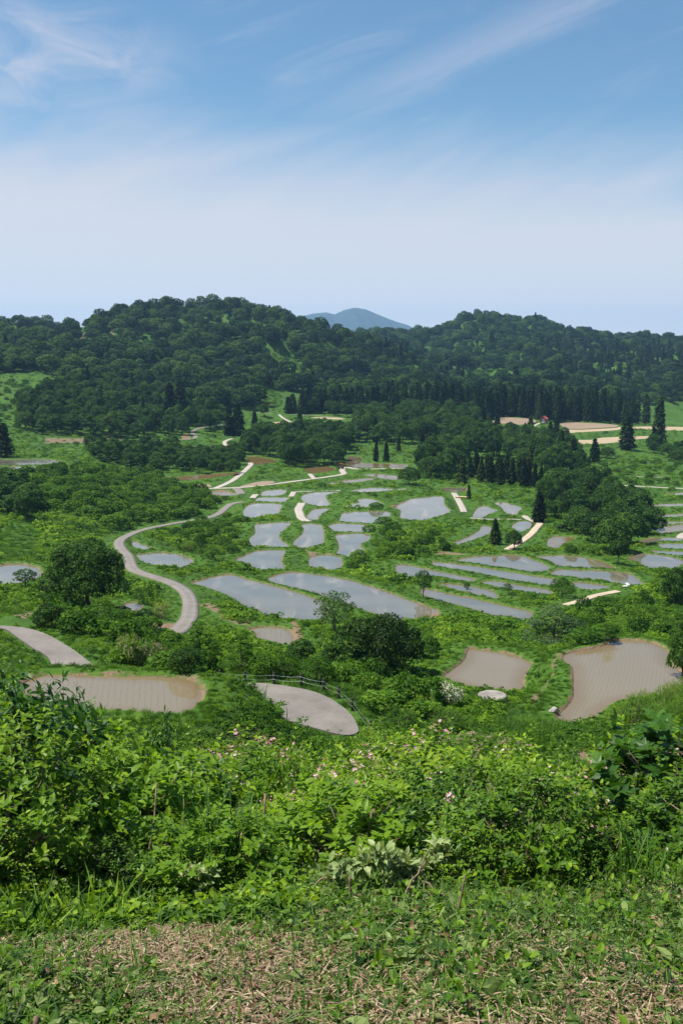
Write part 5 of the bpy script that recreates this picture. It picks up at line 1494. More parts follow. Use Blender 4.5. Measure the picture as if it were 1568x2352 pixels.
KINDS_ = {'weigela': ('flowering shrub with pink blossoms', 'pink flowered shrubs'), 'hedge': ('mid green leafy shrub', 'green leafy shrubs'), 'lime': ('yellow green large leafed shrub', 'yellow green shrubs'),
          'small': ('small leafed green shrub', 'small leafed shrubs'), 'pinkbush': ('small leafed shrub sprinkled with pink flowers', 'pink sprinkled shrubs'), 'gloss': ('dark glossy leafed shrub', 'glossy shrubs'),
          'elder': ('shrub with white flower heads', 'white flowered shrubs'), 'lobed': ('shrub with large lobed leaves', 'lobed leaf shrubs')}
def build_slope():
    r = np.random.default_rng(88)
    Y = 7.05; k = 0
    while Y < 60:
        step = .185 if Y < 13 else .165
        for t in np.arange(-.53 + (k % 2) * step / 2, .55, step):
            yy = Y * (r.uniform(.95, 1.06) + (.07 * math.sin(t * 21 + 1) if Y < 9 else 0)); X = (t + r.uniform(-.03, .03)) * yy
            g = float(ground_z(X, yy)); dx = to_pic(X, yy, g)[0]
            if water_d(np.array([X]), np.array([yy]))[0] < 2.2 or road_d(np.array([X]), np.array([yy]))[0] < 1.8: continue
            top = np.interp(dx, *zip(*TOPS)) + (r.uniform(-10, 62) if Y < 20 else r.uniform(-22, 22)) + (8 if Y > 20 else 0)
            allow = yy * slope(top) - g
            w = float(np.clip(.24 * yy, 1.6, 4.2)) * r.uniform(.85, 1.25)
            h = min(allow, w * r.uniform(.75, 1.15) + .15 if yy < 22 else w * r.uniform(.7, .95) + .6)
            if Y < 8.4: h = min(allow, r.uniform(.75, 1.5))
            if h < .35: continue
            u = r.random()
            if yy < 13: kind = 'weigela' if u < (.62 if t > -.12 else .25) else 'hedge' if u < .88 else 'lime'
            elif yy < 20: kind = 'weigela' if u < .3 else 'pinkbush' if u < .55 else 'small' if u < .85 else 'lime'
            else: kind = 'small' if u < .72 else 'pinkbush'
            i = int(r.integers(len(NEAR[kind])))
            rn = next(n for lim, n in ROWNAMES if yy < lim)
            near_at(kind, i, X, yy, w, h, r.uniform(0, 6.28), KINDS_[kind][0] + ' in the ' + rn, KINDS_[kind][1] + ' of the ' + rn)
        Y *= 1.16 if Y < 13 else 1.2; k += 1
build_slope()
def near_pic(kind, i, dx, Y, top, w, label, name='shrub'):
    """a shrub at forward distance Y whose top shows at picture row top"""
    Y = Y * 1.38; w = w * 1.38; X = Y * (dx - 784) / F * 1.03
    g = float(ground_z(X, Y)); near_at(kind, i, X, Y, w, Y * slope(top) - g, 1.3 * dx, label, None, name)
near_pic('gloss', 0, 20, 6.2, 1425, 1.5, 'tall dark shrub with long drooping glossy leaves by the near paddy end')
near_pic('gloss', 1, 115, 6.8, 1535, 1.15, 'second glossy long leafed shrub, lower, leaning over the near paddy')
near_pic('gloss', 0, -70, 7.2, 1450, 1.7, 'glossy long leafed shrub cut by the frame under the sweeping road')
near_pic('gloss', 1, 370, 9.0, 1612, .8, 'narrow shrub with dark toothed leaves sticking up before the near paddy')
near_pic('hedge', 0, 40, 4.85, 1850, .75, 'low leafy shrub at the far left of the hedge foot')
near_pic('hedge', 1, 200, 4.7, 1900, .7, 'small leafy shrub spreading into the mown strip before the pale leafed twig heap')
near_pic('small', 0, 430, 4.75, 1930, .7, 'low spreading shrub in front of the tall grass tuft')
near_pic('hedge', 0, 1120, 4.85, 1880, .7, 'low leafy shrub at the hedge foot right of the pale leafed branches')
near_pic('small', 2, 1420, 4.8, 1870, .8, 'small leafed shrub leaning into the mown strip under the dark shrubs')
near_pic('lobed', 0, 420, 7.0, 1690, 1.0, 'creeper covered bush with big lobed leaves below the near paddy bund')
near_pic('lobed', 1, 1520, 6.6, 1640, 1.35, 'tall plant with star shaped lobed leaves near the large paddy corner')
near_pic('lobed', 0, 1590, 6.0, 1600, 1.5, 'dark lobed leaf plant cut by the frame beside the star leafed one')
near_pic('lime', 0, 640, 7.4, 1690, .8, 'bright sapling with large upright leaves rising over the hedge centre')
near_pic('lime', 0, 300, 6.6, 1730, 1.0, 'shrub with rounded bright heart shaped leaves below the near paddy')
near_pic('small', 1, 1240, 27, 1655, 2.4, 'rounded dark green bush in front of the mown clearing')
near_pic('elder', 0, 1190, 12, 1765, 1.6, 'low bush with white flower heads beside the bare straw patch')
# elder and pink thickets further down
for dx, dy, hpx, wpx, kind, lb in [
  (1025, 1618, 58, 86, 'elder', 'big bush covered in cream white flower heads beside the concrete disc'),
  (300, 1530, 82, 76, 'pinkbush', 'tall pink flowering thicket above the near paddy bund, left half'),
  (352, 1535, 74, 80, 'pinkbush', 'pale pink flowering thicket above the near paddy bund, right half'),
  (372, 1420, 44, 52, 'pinkbush', 'pink flecked shrub beside the lane bend and the dry grass bank'),
  (1514, 1450, 26, 46, 'elder', 'white flowering bush among yellow green growth behind the large near paddy'),
  (432, 1268, 30, 44, 'small', 'rounded leafy shrub standing alone by the oval paddy')]:
    p = foot(dx, dy); d = to_pic(*p)[2]
    near_at(kind, 0, p[0], p[1], wpx * d / F, hpx * d / F, dx, lb, None, 'flowering_shrub')
def build_side_bushes():
    r = np.random.default_rng(99)
    for crop, poly, sp, hr, wr, lb, gr in [('D', [(1400,1668),(1440,1640),(1500,1622),(1640,1615),(1640,1690),(1480,1700)], 2.4, (1.8, 3.2), (2.4, 3.6), 'shrub in the thicket along the front of the large near paddy', 'shrubs before the large near paddy'),
                                    ('D', [(900,1640),(960,1600),(1010,1650),(1060,1665),(1020,1690),(900,1690)], 2.8, (1.0, 1.8), (2.0, 3.0), 'shrub between the cable fence and the concrete disc', 'shrubs by the concrete disc')]:
        for p in zone_points(r, crop, poly, sp, 800, .9):
            i = int(r.integers(3)); near_at('small', i, p[0], p[1], r.uniform(*wr), r.uniform(*hr), r.uniform(0, 6.28), lb, gr)
build_side_bushes()

# ------------------------------------------------------------------ the mown strip at the photographer's feet
def foot_noise(X, Y):
    return np.sin(X * 1.5 + 1.1) * np.sin(Y * 1.9 + .5) + .6 * np.sin(X * 3.4 + Y * 2.2) + .4 * np.sin(X * 6 - Y * 4.6)
def strip_points(r, n, y0=2.8, y1=7.2):
    Y = np.sqrt(r.uniform(y0 ** 2, y1 ** 2, n)); X = r.uniform(-1, 1, n) * (.44 * Y + 1.5)
    return X, Y, ground_z(X, Y)
def straw_share(X, Y):
    """where the cut grass lies brown: a broad patch left of the middle and the very front"""
    a = np.exp(-(((X + .5) / 1.15) ** 2 + ((Y - 4.85) / .9) ** 2)); b = np.exp(-((Y - 3.6) / .5) ** 2) * .8
    c = np.exp(-(((X + 1.2) / .6) ** 2 + ((Y - 5.7) / .35) ** 2)) * .8
    return np.clip(np.maximum(np.maximum(a, b), c) * 1.1 + .42 * foot_noise(X, Y), 0.04, 1)
def build_strip():
    r = np.random.default_rng(111)
    # straw
    X, Y, Zg = strip_points(r, 84000); k = r.random(len(X)) < straw_share(X, Y) ** 1.3; X, Y, Zg = X[k], Y[k], Zg[k]
    n = len(X); a = r.uniform(0, 6.28, n); L = r.uniform(.02, .085, n) * r.choice([1, 2.2], n, p=[.9, .1]); w = r.uniform(.0016, .0038, n)
    ax = np.c_[np.cos(a), np.sin(a), r.normal(.0, .16, n)]; ax = nrm(ax); sd = np.c_[-np.sin(a), np.cos(a), np.zeros(n)] * w[:, None]
    up = np.array([0, 0, 1.])
    c = np.c_[X, Y, Zg + r.uniform(.004, .045, n)]
    p0, p1, p2 = c - ax * L[:, None] / 2, c + up * (L * .04)[:, None], c + ax * L[:, None] / 2
    V = np.stack([p0 - sd, p0 + sd, p1 - sd, p1 + sd, p2 - sd, p2 + sd], 1).reshape(-1, 3)
    b = (np.arange(n) * 6)[:, None]
    q = np.concatenate([b + np.array([[0, 1, 3, 2]]), b + np.array([[2, 3, 5, 4]])])
    sm = mat_leaf('dry_straw', (0.085, 0.05, 0.027), (0.225, 0.15, 0.092), (0.43, 0.33, 0.225), .15, .7, 0, .2, .7)
    tag(obj('straw_litter', mk_mesh('straw_litter', V, [q], [sm], {'tone': np.repeat(np.clip(r.normal(.5, .25, n), 0, 1), 6)})), 'pale dry straw and cut stalks lying on the mown strip', None, None, 'stuff')
    # cut leaves
    X, Y, Zg = strip_points(r, 74000); k = r.random(len(X)) > straw_share(X, Y) * .84; X, Y, Zg = X[k], Y[k], Zg[k]
    n = len(X); heap = np.clip((Y - 5.9) / 1.0, 0, 1) * np.clip(.5 - X * .5, .15, 1)
    c = np.c_[X, Y, Zg + r.uniform(.005, .05, n) + heap * r.uniform(0, .35, n)]
    L = r.uniform(.020, .055, n) * np.where(r.random(n) < .13, r.uniform(1.6, 2.9, n), 1)
    P_ = Pile()
    V, t, q = leaves8(c, np.c_[r.normal(size=(n, 2)), r.normal(0, .35, n)], nrm(r.normal(0, .75, (n, 3)) + up), L, L * r.uniform(.3, .6, n), r, .25, .6)
    tone = np.repeat(np.clip(r.normal(.48, .27, n), 0, 1), 8)
    P_.add(V, t, tone); P_.F.setdefault(4, []).append(q)
    tag(obj('cut_leaves', P_.mesh('cut_leaves', LEAF_LITTER)), 'chopped green leaves strewn over the mown strip', None, None, 'stuff')
    # dead leaves
    X, Y, Zg = strip_points(r, 4200); n = len(X); c = np.c_[X, Y, Zg + r.uniform(.01, .06, n)]; L = r.uniform(.02, .07, n); P_ = Pile()
    V, t, q = leaves8(c, np.c_[r.normal(size=(n, 2)), r.normal(0, .4, n)], nrm(r.normal(0, .7, (n, 3)) + up), L, L * r.uniform(.35, .6, n), r, .4, 1.0)
    P_.add(V, t, np.repeat(np.clip(r.normal(.5, .25, n), 0, 1), 8)); P_.F.setdefault(4, []).append(q)
    tag(obj('dead_leaves', P_.mesh('dead_leaves', LEAF_DEAD)), 'brown curled dead leaves scattered over the mown strip', None, None, 'stuff')
    # grass and low weeds
    X, Y, Zg = strip_points(r, 11000, 2.8, 8.0); n = len(X)
    h = r.uniform(.04, .19, n); a = r.uniform(0, 6.28, n); lean = np.c_[np.cos(a), np.sin(a)] * (h * r.uniform(.2, 1.3, n))[:, None]
    s = np.c_[-np.sin(a), np.cos(a), np.zeros(n)] * r.uniform(.0015, .0035, n)[:, None]
    b0 = np.c_[X, Y, Zg - .01]; m_ = b0 + np.c_[lean * .4, h * .75]; tp = b0 + np.c_[lean, h * .9]
    V = np.stack([b0 - s, b0 + s, m_ + s, m_ - s, tp], 1).reshape(-1, 3); b = (np.arange(n) * 5)[:, None]
    tag(obj('grass', mk_mesh('grass', V, [b + np.array([[0, 1, 2, 3]]), b + np.array([[3, 2, 4]])], [LEAF_GRASS], {'tone': np.repeat(np.clip(r.normal(.55, .2, n), 0, 1), 5)})), 'short green grass blades sprouting through the mown strip', None, None, 'stuff')
    X, Y, Zg = strip_points(r, 1600, 2.8, 8.0); k = r.random(len(X)) > straw_share(X, Y) * .97; X, Y, Zg = X[k], Y[k], Zg[k]; n = len(X)
    P_ = Pile(); base = np.c_[X, Y, Zg]; d = nrm(r.normal(0, .35, (n, 3)) + up)
    twig_leaves(P_, r, base, d, r.uniform(.05, .17, n), 8, .055, .030, .5, False, .8, .3)
    tag(obj('weeds', P_.mesh('weeds', LEAF_HEDGE)), 'low leafy weeds growing in the mown strip', None, None, 'stuff')
build_strip()

def build_lying_grass():
    r = np.random.default_rng(131)
    X, Y, Zg = strip_points(r, 2900, 2.8, 7.6); n = len(X)
    a = r.normal(.5, 1.1, n); L = r.uniform(.10, .34, n); w = r.uniform(.002, .0045, n)
    ax = np.c_[np.cos(a), np.sin(a)]; sd = np.c_[-ax[:, 1], ax[:, 0], np.zeros(n)] * w[:, None]
    c = np.c_[X, Y, Zg + r.uniform(.02, .06, n)]; bow = r.normal(0, .06, n)[:, None] * np.c_[-ax[:, 1], ax[:, 0]] * L[:, None] * 2
    lift = r.uniform(.0, .28, n) * L
    pts = [c + np.c_[ax * L[:, None] * (s - .5) + bow * s * (1 - s) * 4, lift * 4 * s * (1 - s)] for s in (0, .35, .7, 1)]
    V = np.stack([pts[0] - sd * .6, pts[0] + sd * .6, pts[1] - sd, pts[1] + sd, pts[2] - sd, pts[2] + sd, pts[3]], 1).reshape(-1, 3)
    b = (np.arange(n) * 7)[:, None]
    me = mk_mesh('cut_grass', V, [np.concatenate([b + np.array([[0, 1, 3, 2]]), b + np.array([[2, 3, 5, 4]])]), b + np.array([[4, 5, 6]])], [LEAF_LITTER], {'tone': np.repeat(np.clip(r.normal(.5, .25, n), 0, 1), 7)})
    tag(obj('cut_grass', me), 'long cut grass blades lying flat over the mown strip', None, None, 'stuff')
    # low growth creeping from the hedge into the mown strip
    X, Y, Zg = strip_points(r, 2100, 5.2, 8.2); k = Y > 6.25 + .5 * np.sin(X * 1.7 + .6) + .3 * np.sin(X * 4.1) + .4 * np.clip(X, -1, 1.5); X, Y, Zg = X[k], Y[k], Zg[k]
    s = r.uniform(.10, .26, len(X)) * np.where(X < -.4, 1.3, 1)
    scatter('hedge_foot_weeds', np.c_[X, Y, Zg - .02], s, r.choice(4, len(X), p=[.4, .3, .25, .05]), proto_collection('foot_weed', [weed_clump(700 + i, ('leafy', 'leafy', 'vine', 'grass')[i], LEAF_HEDGE) for i in range(4)]), 'low weeds creeping out from the foot of the hedge', seed=11)
build_lying_grass()

def tuft(name, dx, Y, n, h, label, seed, mat=LEAF_GRASS, wd=.006):
    r = np.random.default_rng(seed)
    if Y < 10: Y *= 1.45; h *= 1.4
    X = Y * (dx - 784) / F * 1.05
    xy = r.normal(0, .10 if Y < 12 else .45, (n, 2)); hh = h * r.uniform(.5, 1.1, n); a = r.uniform(0, 6.28, n)
    out = np.c_[np.cos(a), np.sin(a)] * (hh * r.uniform(.15, .75, n))[:, None]
    s = np.c_[-np.sin(a), np.cos(a), np.zeros(n)] * (wd * r.uniform(.6, 1.2, n))[:, None]
    P0 = np.c_[xy, np.full(n, -.03)]; P1 = P0 + np.c_[out * .25, hh * .55]; P2 = P0 + np.c_[out * .7, hh * .9]; P3 = P0 + np.c_[out * 1.25, hh * .86]
    V = np.stack([P0 - s, P0 + s, P1 - s, P1 + s, P2 - s * .7, P2 + s * .7, P3], 1).reshape(-1, 3)
    b = (np.arange(n) * 7)[:, None]
    me = mk_mesh(name, V, [np.concatenate([b + np.array([[0, 1, 3, 2]]), b + np.array([[2, 3, 5, 4]])]), b + np.array([[4, 5, 6]])], [mat], {'tone': np.repeat(np.clip(r.normal(.45, .2, n), 0, 1), 7)}, True)
    o = obj(name, me); o.location = (X, Y, float(ground_z(X, Y))); tag(o, label, 'grass tuft')
tuft('grass_tuft', 505, 4.75, 150, .62, 'tall blue green grass tuft against the dark hedge foot', 601)
tuft('grass_tuft', 560, 4.9, 70, .5, 'thinner grass tuft just right of the tall blue green one', 602)
tuft('grass_tuft', 1255, 4.5, 26, .42, 'sparse upright grass tuft at the hedge foot before the grey gap', 603)
tuft('grass_tuft', 1500, 4.2, 40, .34, 'spiky grass tuft at the edge of the mown strip under the dark shrubs', 604)
for i_, (dx_, Y_, lb_) in enumerate([(575, 64, 'left clump of tall grass between the near paddy bund and the near road'), (600, 62, 'middle clump of tall grass at the near road edge'), (612, 60, 'lowest clump of tall grass at the near road edge')]): tuft('grass_tuft', dx_, Y_, 160, 1.3, lb_, 605 + i_, LEAF_GRASS, .03)

def build_cut_branches():
    r = np.random.default_rng(121)
    for lb, a, b, n, L in [
        ('cut branch with pale leaf undersides lying in front of the hedge, longest one', (690, 4.15), (900, 4.05), 26, .07),
        ('cut branch of big pale leaves lying at the hedge foot, right of the longest', (1000, 4.0), (870, 4.2), 26, .085),
        ('cut branch with pale leaves propped up on the hedge foot', (930, 4.1), (1035, 4.35), 16, .08),
        ('wilted pale leafed branch lying left of the tall grass tuft', (330, 4.3), (470, 4.2), 18, .07),
        ('wilted pale leafed twig heap at the hedge foot by the brown stems', (180, 4.5), (260, 4.6), 16, .06)]:
        a, b = (a[0], a[1] * 1.52), (b[0], b[1] * 1.52); n = int(n * 1.8)
        pa = np.array([a[1] * (a[0] - 784) / F * 1.06, a[1]]); pb = np.array([b[1] * (b[0] - 784) / F * 1.06, b[1]])
        za, zb = float(ground_z(*pa)) + .04, float(ground_z(*pb)) + .24
        o = empty('cut_branch', (pa[0], pa[1], za)); tag(o, lb, 'branch')
        e = np.array([pb[0] - pa[0], pb[1] - pa[1], zb - za]); c = curve((0, 0, 0), e, r, 9, .25, .04)
        Q = Pile(); Q.add(*tube(c, np.linspace(.008, .003, 9), 6)); P_ = Pile()
        k = r.uniform(.25, 1, n) * 8; i = np.minimum(k.astype(int), 7); base = c[i] + (c[i + 1] - c[i]) * (k - i)[:, None]
        d = nrm(nrm(e) * .6 + r.normal(0, .45, (n, 3)) + np.array([0, 0, .25])); tl = r.uniform(.06, .15, n)
        for j in range(n): Q.add(*tube(np.stack([base[j], base[j] + d[j] * tl[j]]), np.array([.003, .0015]), 4))
        twig_leaves(P_, r, base, d, tl, 6, L, L * .5, .5, False, .4, .6)
        obj('stem', Q.mesh('stem', TWIG, True), o); obj('leaves', P_.mesh('leaves', LEAF_PALE), o)
    wood = mat_flat('cut_wood', (0.09, 0.055, 0.034), (0.22, 0.145, 0.09), 12)
    for lb, x0, Y0, h0, x1, Y1, h1, rad, nm in [
        ('short brown cut stump leaning at the front of the mown strip', 58, 2.52, -.03, 70, 2.56, .075, .017, 'cut_stump'),
        ('reddish dead stem leaning out of the hedge beside the tall grass tuft', 338, 4.7, 0, 368, 5.0, .62, .009, 'dead_stem'),
        ('thin pale dead stalk standing left of the tall grass tuft', 412, 4.6, 0, 428, 4.75, .55, .005, 'dead_stem'),
        ('peeling pale trunk stem in the hedge right of the tall grass tuft', 595, 5.0, 0, 612, 5.15, .62, .013, 'dead_stem'),
        ('pale bare stick slanting over the leaf heap beside the shrubs', 90, 5.2, .1, 165, 5.6, .7, .006, 'dead_stem'),
        ('small split chunk of grey wood lying on the straw', 632, 2.8, .03, 672, 2.78, .035, .010, 'wood_chunk'),
        ('orange brown cut stick pointing at the pale leafed branch', 925, 3.85, .02, 985, 4.2, .2, .006, 'cut_stick'),
        ('pale peeled stick standing in the mown strip', 1050, 3.6, 0, 1066, 3.65, .17, .006, 'cut_stick'),
        ('short split cut stem standing beside the pale leafed branch', 805, 3.9, -.02, 802, 3.92, .12, .011, 'cut_stump'),
        ('bent thin twig lying across the brown straw patch', 470, 3.3, .02, 530, 3.6, .08, .004, 'cut_stick')]:
        Y0 *= 1.52; Y1 *= 1.52; h0 *= 1.5; h1 *= 1.5; rad *= 1.4
        pa = np.array([Y0 * (x0 - 784) / F * 1.08, Y0, 0]); pb = np.array([Y1 * (x1 - 784) / F * 1.08, Y1, 0])
        pa[2] = float(ground_z(pa[0], pa[1])) + h0; pb[2] = float(ground_z(pb[0], pb[1])) + h1
        c = curve((0, 0, 0), pb - pa, r, 7, .05, .012)
        V, q = tube(c, np.linspace(1.0, .45, 7) * rad, 8)
        n = len(V)
        me = mk_mesh(nm, np.vstack([V, c[:1], c[-1:]]), [q, np.array([(n, (i + 1) % 8, i) for i in range(8)] + [(n + 1, n - 8 + i, n - 8 + (i + 1) % 8) for i in range(8)])], [wood], None, True)
        o = obj(nm, me); o.location = pa; tag(o, lb, nm.replace('_', ' '))
build_cut_branches()
# ------------------------------------------------------------------ built things
def box(P_, c, s, rz=0.0, tone=.5):
    x, y, z = np.array(s) / 2
    v = np.array([(-x,-y,-z),(x,-y,-z),(x,y,-z),(-x,y,-z),(-x,-y,z),(x,-y,z),(x,y,z),(-x,y,z)])
    ca, sa = math.cos(rz), math.sin(rz)
    v = np.c_[v[:, 0] * ca - v[:, 1] * sa, v[:, 0] * sa + v[:, 1] * ca, v[:, 2]] + np.array(c)
    P_.add(v, [[0,3,2,1],[4,5,6,7],[0,1,5,4],[1,2,6,5],[2,3,7,6],[3,0,4,7]], tone); return P_
def add_bevel(o, w, n=2):
    b = o.modifiers.new('bevel', 'BEVEL'); b.width = w; b.segments = n; b.limit_method = 'ANGLE'

def build_fence():
    POSTP = [('6', (1125, 374)), ('6', (1258, 377)), ('6', (1383, 388)), ('6', (1485, 411)), ('6', (1555, 445)), ('7', (48, 500)), ('7', (133, 612)), ('6', (1010, 372))]
    order = [7, 0, 1, 2, 3, 4, 5, 6]
    pts = []
    zr = [L for L in LEVEL if L['kind'] == 'apron'][0]['z']
    for i in order:
        d = D(POSTP[i][0], [POSTP[i][1]])[0]; z = zr + .05; Y = z / slope(d[1])
        pts.append(np.array([Y * side(*d), Y, 0]))
    for p in pts: p[2] = ground_z(p[0], p[1])
    root = empty('cable_fence', pts[3]); tag(root, 'dark post and wire cable fence round the outer edge of the near road bend', 'fence')
    mp = mat_flat('dark_post', (0.012, 0.010, 0.009), (0.035, 0.028, 0.024), 8)
    mc, g, bs, _ = new_mat('steel_cable'); bs.inputs['Base Color'].default_value = (.42, .46, .48, 1); bs.inputs['Metallic'].default_value = .6; bs.inputs['Roughness'].default_value = .45
    for p in pts:
        P_ = Pile(); V, q = tube(np.array([(0, 0, -.3), (0, 0, .82), (0, 0, .88)]), np.array([.10, .10, .08]), 10); P_.add(V, q); n = len(V)
        P_.add(np.vstack([V[-10:], [(0, 0, .89)]]), [[10, i, (i + 1) % 10] for i in range(10)])
        o = obj('post', P_.mesh('post', mp, True), root); o.location = p - pts[3]
        B = Pile()
        for h in (.38, .70): B.add(*tube(np.array([(0, 0, h - .025), (0, 0, h + .025)]), np.array([.108, .108]), 10))
        obj('cable_clamp', B.mesh('cable_clamp', mc, True), o)
    for h in (.38, .70):
        c = []
        for a, b in zip(pts[:-1], pts[1:]):
            s = np.linspace(0, 1, 9)[:-1, None]; c.append(a + (b - a) * s + np.array([0, 0, 1]) * (h - .12 * s * (1 - s) * 4 * .6))
        c = np.vstack(c + [pts[-1][None] + [0, 0, h]]) - pts[3]
        off = np.array([0, -.11, 0])
        obj('cable', Pile().add(*tube(c + off, np.full(len(c), .0045), 6)).mesh('cable', mc, True), root)
build_fence()

def build_hut():
    p = foot(1248, 972); d = to_pic(*p)[2]; u = d / F              # metres per picture pixel
    root = empty('hut', p, R(-28)); tag(root, 'small wooden hut with red metal roof at the edge of the cedar wood', 'hut')
    w, l, h = 13 * u, 17 * u, 11 * u; rise = 5 * u
    mw, g, bs, _ = new_mat('weathered_boards')
    tc = g.add('ShaderNodeTexCoord').outputs['Object']; wv = g.add('ShaderNodeTexWave'); g.put(wv, 'Vector', tc); wv.inputs['Scale'].default_value = 1.6
    g.l.new(g.mix(wv.outputs[1], (.13, .07, .055, 1), (.22, .125, .10, 1)), bs.inputs['Base Color']); bs.inputs['Roughness'].default_value = .8
    mr_ = mat_flat('red_metal_roof', (.36, .055, .04), (.46, .09, .06), 2, .5); mg = mat_flat('window_pane', (.25, .32, .4), (.4, .47, .55), 1, .15); mt = mat_flat('white_frame', (.6, .6, .58), (.75, .75, .72), 3)
    x, y = w / 2, l / 2
    V = [(-x,-y,-.3),(x,-y,-.3),(x,y,-.3),(-x,y,-.3),(-x,-y,h),(x,-y,h),(x,y,h),(-x,y,h),(0,-y,h+rise),(0,y,h+rise)]
    me = mk_mesh('walls', V, [np.array([[1,2,6,5],[3,0,4,7]]), np.array([[0,1,5,8,4]]), np.array([[2,3,7,9,6]])], [mw]); obj('wall', me, root)
    P_ = Pile()
    for s in (-1, 1):
        e = .5; t = .12
        a = np.array([(0, -y - e, h + rise + .1), (0, y + e, h + rise + .1), (s * (x + e), y + e, h - rise * e / x + .1), (s * (x + e), -y - e, h - rise * e / x + .1)])
        V = np.vstack([a, a - [0, 0, t]]); P_.add(V, [[0,1,2,3],[7,6,5,4],[0,4,5,1],[1,5,6,2],[2,6,7,3],[3,7,4,0]])
    rf = obj('roof', P_.mesh('roof', mr_), root)
    obj('ridge_cap', box(Pile(), (0, 0, h + rise + .14), (.4, l + 1.1, .12)).mesh('ridge_cap', mr_), rf)
    for z in (h * .78, h * .28):
        f = obj('window', box(Pile(), (x * .1, -y - .03, z), (w * .42, .1, h * .26)).mesh('window', mt), root)
        for s in (-1, 1): obj('pane', box(Pile(), (x * .1 + s * w * .1, -y - .09, z), (w * .17, .03, h * .2)).mesh('pane', mg), f)
    dr = obj('door', box(Pile(), (-x - .04, -y * .3, h * .38), (.1, l * .24, h * .76)).mesh('door', mat_flat('door_boards', (.07, .045, .04), (.11, .07, .06), 3)), root)
    obj('handle', box(Pile(), (-x - .12, -y * .3 + l * .09, h * .4), (.06, .08, .25)).mesh('handle', mt), dr)
build_hut()

def build_machine():
    p = foot(783, 1077)
    root = empty('tractor', p, R(75)); tag(root, 'small red tractor parked in the shade of the grove beside the lane', 'tractor')
    red = mat_flat('red_paint', (.40, .045, .03), (.50, .07, .04), 3, .4); dark = mat_flat('tyre_rubber', (.015, .015, .015), (.03, .03, .03), 10); grey = mat_flat('grey_metal', (.2, .2, .2), (.3, .3, .3), 6)
    o = obj('bonnet', box(box(Pile(), (.85, 0, 1.05), (1.5, .75, .7)), (1.62, 0, .95), (.12, .6, .5)).mesh('bonnet', red), root); add_bevel(o, .1)
    obj('chassis', box(Pile(), (.3, 0, .62), (2.6, .45, .3)).mesh('chassis', grey), root)
    obj('fender', box(box(Pile(), (-.55, .72, 1.3), (1.2, .35, .12)), (-.55, -.72, 1.3), (1.2, .35, .12)).mesh('fender', red), root)
    obj('seat', box(box(Pile(), (-.55, 0, 1.15), (.45, .45, .14)), (-.78, 0, 1.4), (.1, .45, .45)).mesh('seat', dark), root)
    obj('roof', box(Pile(), (-.5, 0, 2.35), (1.5, 1.4, .1)).mesh('roof', red), root)
    for x in (-1.1, .1):
        for y in (-.6, .6): obj('roof_post', box(Pile(), (x, y, 1.75), (.06, .06, 1.15)).mesh('roof_post', grey), root)
    for x, rr, w in ((-.6, .68, .34), (1.25, .42, .24)):
        for y in (-.72, .72):
            th = np.linspace(0, 2 * math.pi, 25)[:-1]
            prof = [(rr * .55, -w / 2), (rr * .92, -w / 2), (rr, -w * .3), (rr, w * .3), (rr * .92, w / 2), (rr * .55, w / 2)]
            V = np.array([(a * math.cos(t), b, a * math.sin(t)) for t in th for a, b in prof]); k = len(prof); i = np.arange(24 * k).reshape(24, k); j = np.roll(i, -1, 0)
            q = np.stack([i[:, :-1], j[:, :-1], j[:, 1:], i[:, 1:]], -1).reshape(-1, 4)
            wh = obj('wheel', Pile().add(V, q).mesh('wheel', dark, True), root); wh.location = (x, y, rr)
            V = np.array([(rr * .57 * math.cos(t), s * w * .3, rr * .57 * math.sin(t)) for s in (-1, 1) for t in th] + [(0, -w * .34, 0), (0, w * .34, 0)])
            t3 = [(48, (i + 1) % 24, i) for i in range(24)] + [(49, 24 + i, 24 + (i + 1) % 24) for i in range(24)]
            obj('rim', Pile().add(V, [list(x) for x in t3]).mesh('rim', red), wh)
build_machine()

